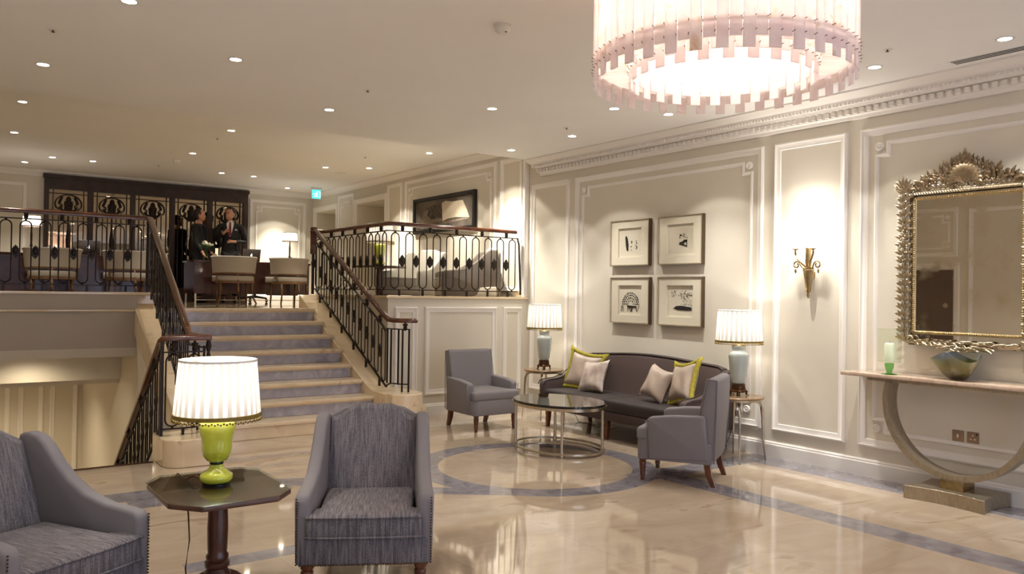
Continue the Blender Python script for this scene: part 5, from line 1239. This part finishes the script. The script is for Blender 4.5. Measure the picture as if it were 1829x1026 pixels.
def exit_sign():
    t = thing('exit_sign', 'green-lit emergency exit sign with running figure hung from the upper ceiling', 'exit sign', (6.0, 14.85, 3.30))
    MB().box(-.085, .085, -.012, .012, 0, .17).build('lit_panel', emit('exit_panel_light', (70, 190, 190), 1.6), t, smooth=0)
    MB().box(-.10, .10, -.03, .03, .17, .222).build('housing', WHITEPL, t, smooth=0)
    w = emit('exit_figure_light', (240, 255, 250), 3); m = MB()
    q = lambda p: m.prism(p, -.0145, -.012, 'y')
    q([(.012, .118), (.022, .122), (.026, .132), (.018, .140), (.008, .136), (.006, .126)]); q([(-.02, .07), (0, .062), (.012, .105), (-.006, .112)]); q([(-.002, .108), (-.035, .10), (-.036, .092), (0, .096)]); q([(.01, .1), (.034, .084), (.03, .078), (.006, .09)])
    q([(-.02, .07), (-.008, .07), (-.03, .03), (-.05, .034), (-.05, .042), (-.034, .042)]); q([(-.004, .066), (.02, .056), (.014, .024), (.004, .024), (.008, .05), (-.012, .06)]); q([(.045, .03), (.072, .03), (.072, .135), (.045, .135), (.045, .128), (.064, .128), (.064, .037), (.045, .037)]); q([(-.075, .08), (-.055, .095), (-.055, .085), (-.045, .085), (-.045, .075), (-.055, .075), (-.055, .065)])
    m.build('running_figure', w, t, smooth=0)
exit_sign()

# ---------------------------------------------------------------- people
SKIN = mat('skin', (196, 142, 112), .5, noise=.04, scale=20); HAIRM = mat('dark_hair', (24, 17, 14), .4, noise=.2, scale=80)
SUIT = mat('charcoal_suit', (30, 28, 30), .7, noise=.15, scale=200); SUITW = mat('black_suit', (20, 18, 20), .7, noise=.15, scale=200); SHIRT = mat('white_shirt', (226, 222, 218), .7); TIE = mat('dark_red_tie', (128, 40, 44), .45); BLUE = mat('navy_scarf', (28, 32, 72), .5)
def skin_mesh(pts, edges, sub=2):
    me = bpy.data.meshes.new('tmp'); me.from_pydata([p[0] for p in pts], edges, []); o = bpy.data.objects.new('tmp', me); COL.objects.link(o)
    md = o.modifiers.new('s', 'SKIN'); md.use_smooth_shade = True; s = o.modifiers.new('u', 'SUBSURF'); s.levels = s.render_levels = sub
    sv = me.skin_vertices[0].data
    for i, p in enumerate(pts): r = p[1]; sv[i].radius = r if isinstance(r, tuple) else (r, r); sv[i].use_root = (i == 0)
    dg = bpy.context.evaluated_depsgraph_get(); e = o.evaluated_get(dg).to_mesh()
    vs = [tuple(v.co) for v in e.vertices]; fs = [tuple(p.vertices) for p in e.polygons]
    o.evaluated_get(dg).to_mesh_clear(); bpy.data.objects.remove(o); bpy.data.meshes.remove(me)
    return vs, fs
def head(mb):
    # origin at chin level centre, faces -y, 0.225 tall
    rings = [(.0, .020, -.078, -.03), (.012, .042, -.088, .0), (.035, .058, -.092, .03), (.06, .066, -.094, .055), (.085, .070, -.094, .078), (.11, .073, -.092, .092), (.14, .075, -.092, .098), (.17, .073, -.086, .094), (.195, .062, -.068, .08), (.213, .042, -.042, .056), (.222, .018, -.012, .024)]
    n = 20; vs = []; fs = []
    for z, w, yf, yb in rings:
        for i in range(n):
            a = 2 * pi * i / n; c, s = cos(a), sin(a); y = (yf + yb) / 2 + (yb - yf) / 2 * s; x = w * abs(c) ** .85 * (1 if c > 0 else -1)
            if i == 15:   # nose, lips, brow on the front line
                y += {.085: -.022, .06: -.010, .11: -.010, .035: -.004}.get(z, 0)
            if i in (14, 16): y += {.085: -.006, .11: .006}.get(z, 0)
            vs.append((x, y, z))
    k = len(rings)
    for j in range(k - 1):
        for i in range(n): l = (i + 1) % n; fs.append((j * n + i, j * n + l, (j + 1) * n + l, (j + 1) * n + i))
    fs += [tuple(range(n))[::-1], tuple((k - 1) * n + i for i in range(n))]; mb.add(vs, fs)
    for s in (-1, 1):
        mb.ball((s * .074, .01, .095), (.010, .018, .032), 8, 6)
    mb.ball((0, -.093, .047), (.021, .006, .004), 8, 4).ball((0, -.092, .04), (.018, .006, .004), 8, 4)
def hand_pts(pts, edges, wrist, d, nrm, thumb, curl=.5):
    d = V(d).normalized(); n = V(nrm).normalized(); s = d.cross(n).normalized() * thumb; P = V(pts[wrist][0])
    pts.append((tuple(P + d * .05), (.026, .018))); pal = len(pts) - 1; edges.append((wrist, pal))
    for k, (off, L_) in enumerate(((-.026, .062), (-.009, .075), (.009, .08), (.026, .07))):
        b = P + d * .088 + s * -off * -1; prev = pal
        for j in range(1, 4):
            t = j / 3; q = b + d * L_ * (t - 1 / 3) * (1 - curl * t * .6) + n * L_ * curl * t * t
            pts.append((tuple(q), .0085 if j < 3 else .007)); edges.append((prev, len(pts) - 1)); prev = len(pts) - 1
    prev = pal
    for j in range(1, 3): q = P + d * (.035 + .03 * j) + s * (.022 + .018 * j) + n * .012 * j; pts.append((tuple(q), .0095)); edges.append((prev, len(pts) - 1)); prev = len(pts) - 1
def person(label, loc, rz, arms, head_yaw, suit, hair, female=False, S=1.0):
    t = thing('person', label, 'person', loc, rz); t.scale = (S, S, S)
    pts = [((0, 0, .95), (.095, .07)), ((0, 0, 1.08), (.085, .06)), ((0, 0, 1.28), (.10, .065)), ((0, .01, 1.40), (.075, .05)), ((0, .0, 1.50), .050), ((0, -.015, 1.56), .05)]
    edges = [(0, 1), (1, 2), (2, 3), (3, 4), (4, 5)]
    jp = [((0, 0, .80), (.185, .13)), ((0, 0, .92), (.175, .125)), ((0, 0, 1.10), (.15, .112)), ((0, 0, 1.30), (.178, .125)), ((0, .01, 1.42), (.125, .09)), ((0, .015, 1.475), (.068, .062))]; je = [(0, 1), (1, 2), (2, 3), (3, 4), (4, 5)]
    sw = .165 if female else .19
    for s, (el, wr, hd, nn) in zip((-1, 1), arms):
        sh = (s * sw, .01, 1.415)
        pts.append((sh, .045)); a = len(pts) - 1; edges.append((3, a)); pts.append((el, .036)); edges.append((a, a + 1)); pts.append((wr, .028)); edges.append((a + 1, a + 2))
        hand_pts(pts, edges, a + 2, hd, nn, -s)
        jp.append((sh, .074)); b = len(jp) - 1; je.append((4, b)); jp.append((el, .056)); je.append((b, b + 1)); w2 = V(wr) - (V(wr) - V(el)).normalized() * .015; jp.append((tuple(w2), .042)); je.append((b + 1, b + 2))
    tp = [((0, 0, .88), (.13, .095)), ]; te = []
    for s in (-1, 1):
        hp, kn, an, to = (s * .09, 0, .86), (s * .10, -.015, .48), (s * .10, .02, .09), (s * .11, -.10, .04)
        pts += [(hp, .06), (kn, .045), (an, .035), (to, .032)]; b = len(pts) - 4; edges += [(0, b), (b, b + 1), (b + 1, b + 2), (b + 2, b + 3)]
        tp += [(hp, .10), (kn, .075), ((s * .10, .015, .10), .07)]; b = len(tp) - 3; te += [(0, b), (b, b + 1), (b + 1, b + 2)]
    m = MB(); m.add(*skin_mesh(pts, edges)); m.at(0, -.005, 1.535, head_yaw); head(m); m.at(); body = m.build('body', SKIN, t, smooth=180, recalc=False)
    e = MB().at(0, -.005, 1.535, head_yaw)
    for s in (-1, 1): e.ball((s * .030, -.090, .112), (.010, .006, .005), 8, 5)
    for s in (-1, 1): e.tube([(s * .014, -.097, .128), (s * .03, -.097, .132), (s * .046, -.086, .126)], .003, 5)
    e.build('eyes', BLACK, body, smooth=180)
    MB().add(*skin_mesh(jp, je)).build('jacket', suit, t, smooth=180)
    MB().add(*skin_mesh(tp, te)).build('trousers', suit, t, smooth=180)
    for s in (-1, 1): MB().ball((s * .105, -.05, .04), (.045, .13, .045), 10, 7).build('shoe', BLACKG, t, smooth=180)
    h = MB().at(0, -.005, 1.535, head_yaw); r = random.Random(hair)
    if female:
        h.ball((0, .022, .142), (.083, .102, .09), 16, 10); h.ball((0, .125, .12), (.05, .045, .05), 12, 8); h.ball((0, .05, .09), (.077, .065, .075), 12, 8)
    else:
        h.ball((0, .022, .158), (.082, .098, .078), 16, 10); h.ball((0, .052, .11), (.078, .062, .07), 12, 8)
        for k in range(60): a = r.uniform(0, 6.28); q = r.uniform(0, .8); h.ball((.06 * cos(a) * q * 1.1, -.01 + .075 * sin(a) * q, .222 + r.uniform(-.01, .025) - .03 * q * q), r.uniform(.012, .022), 6, 5)
    h.build('hair', HAIRM, t, smooth=180)
    # shirt front and lapels
    if not female:
        def front(x, z): return -.136 * sqrt(max(.1, 1 - (x / .2) ** 2)) * (1 if z < 1.36 else 1 - (z - 1.36) / .16 * .42) - .004
        sh = MB(); sh.grid(lambda u, v: ((2 * u - 1) * (.066 * (1 - v) ** .7 * 1.0 + .004) * (1 if v > .12 else .7 + 2.5 * v), front((2 * u - 1) * .05, 1.485 - .27 * v), 1.485 - .27 * v), 9, 12)
        sh.prism([(.05 * cos(q * pi / 6), -.005 + .058 * sin(q * pi / 6)) for q in range(12)], 1.465, 1.515); sh.build('shirt', SHIRT, t, smooth=60)
        ti = MB(); ti.grid(lambda u, v: ((2 * u - 1) * (.016 + .014 * v if v > .12 else .02 - .05 * v), front(0, 1.485 - .26 * v) - .008 + .004 * (2 * u - 1) ** 2, 1.485 - .26 * v), 5, 12); ti.build('tie', TIE, t, smooth=60)
        MB().prism([(.085, 1.335), (.125, 1.335), (.122, 1.36), (.105, 1.35), (.095, 1.368)], -.135, -.10, 'y').build('pocket_square', SHIRT, t, smooth=0)
    else:
        def front(x, z): return -.133 * sqrt(max(.1, 1 - (x / .2) ** 2)) * (1 if z < 1.36 else 1 - (z - 1.36) / .16 * .42) - .004
        MB().grid(lambda u, v: ((2 * u - 1) * .06 * (1 - v) ** .8, front((2 * u - 1) * .05, 1.47 - .24 * v), 1.47 - .24 * v), 9, 10).build('blouse', BLUE, t, smooth=60)
    return t
person('person in a charcoal suit, white shirt and red tie, hand raised to the chest', (4.47, 15.2, ZM), radians(-18),
       [((-.27, .02, 1.14), (-.10, -.20, 1.28), (.45, -.15, .5), (0, -.4, -1)), ((.28, .02, 1.12), (.08, -.19, 1.12), (-1, -.15, .05), (0, .6, -.4))], radians(-38), SUIT, 4, False, 1.0)
person('person in a black suit with tied-back hair, turned aside, one hand on the desk', (3.90, 15.16, ZM), radians(58),
       [((-.20, -.0, 1.13), (-.19, -.13, .93), (.1, -.5, -.9), (0, -1, .5)), ((.2, .05, 1.12), (.15, -.2, .93), (-.2, -.8, -.5), (0, 1, -1))], radians(20), SUITW, 9, True, .965)
# ---------------------------------------------------------------- area lights added as daylight outside the added front windows, world, view
wd = bpy.data.worlds.new('world'); sc.world = wd; wd.use_nodes = True
wd.node_tree.nodes['Background'].inputs[0].default_value = (.36, .46, .75, 1); wd.node_tree.nodes['Background'].inputs[1].default_value = .5
for a, b_ in ADDED_WIN:
    l = bpy.data.lights.new('window_daylight', 'AREA'); l.shape = 'RECTANGLE'; l.size = b_ - a; l.size_y = 2.3; l.energy = 32; l.color = (.62, .72, 1)  # added cool lamp standing in for sky light at an added window
    o = bpy.data.objects.new('window_daylight', l); COL.objects.link(o); o.location = ((a + b_) / 2, YF - .25, 1.55); o.rotation_euler = (radians(90), 0, 0)
sc.view_settings.view_transform = 'Standard'; sc.view_settings.look = 'None'; sc.view_settings.gamma = 1; sc.view_settings.use_curve_mapping = False
sc.view_settings.exposure = 0.5
sc.cycles.use_denoising = True
sc.cycles.sample_clamp_indirect = 6
sc.cycles.max_bounces = 10; sc.cycles.diffuse_bounces = 5; sc.cycles.transparent_max_bounces = 12
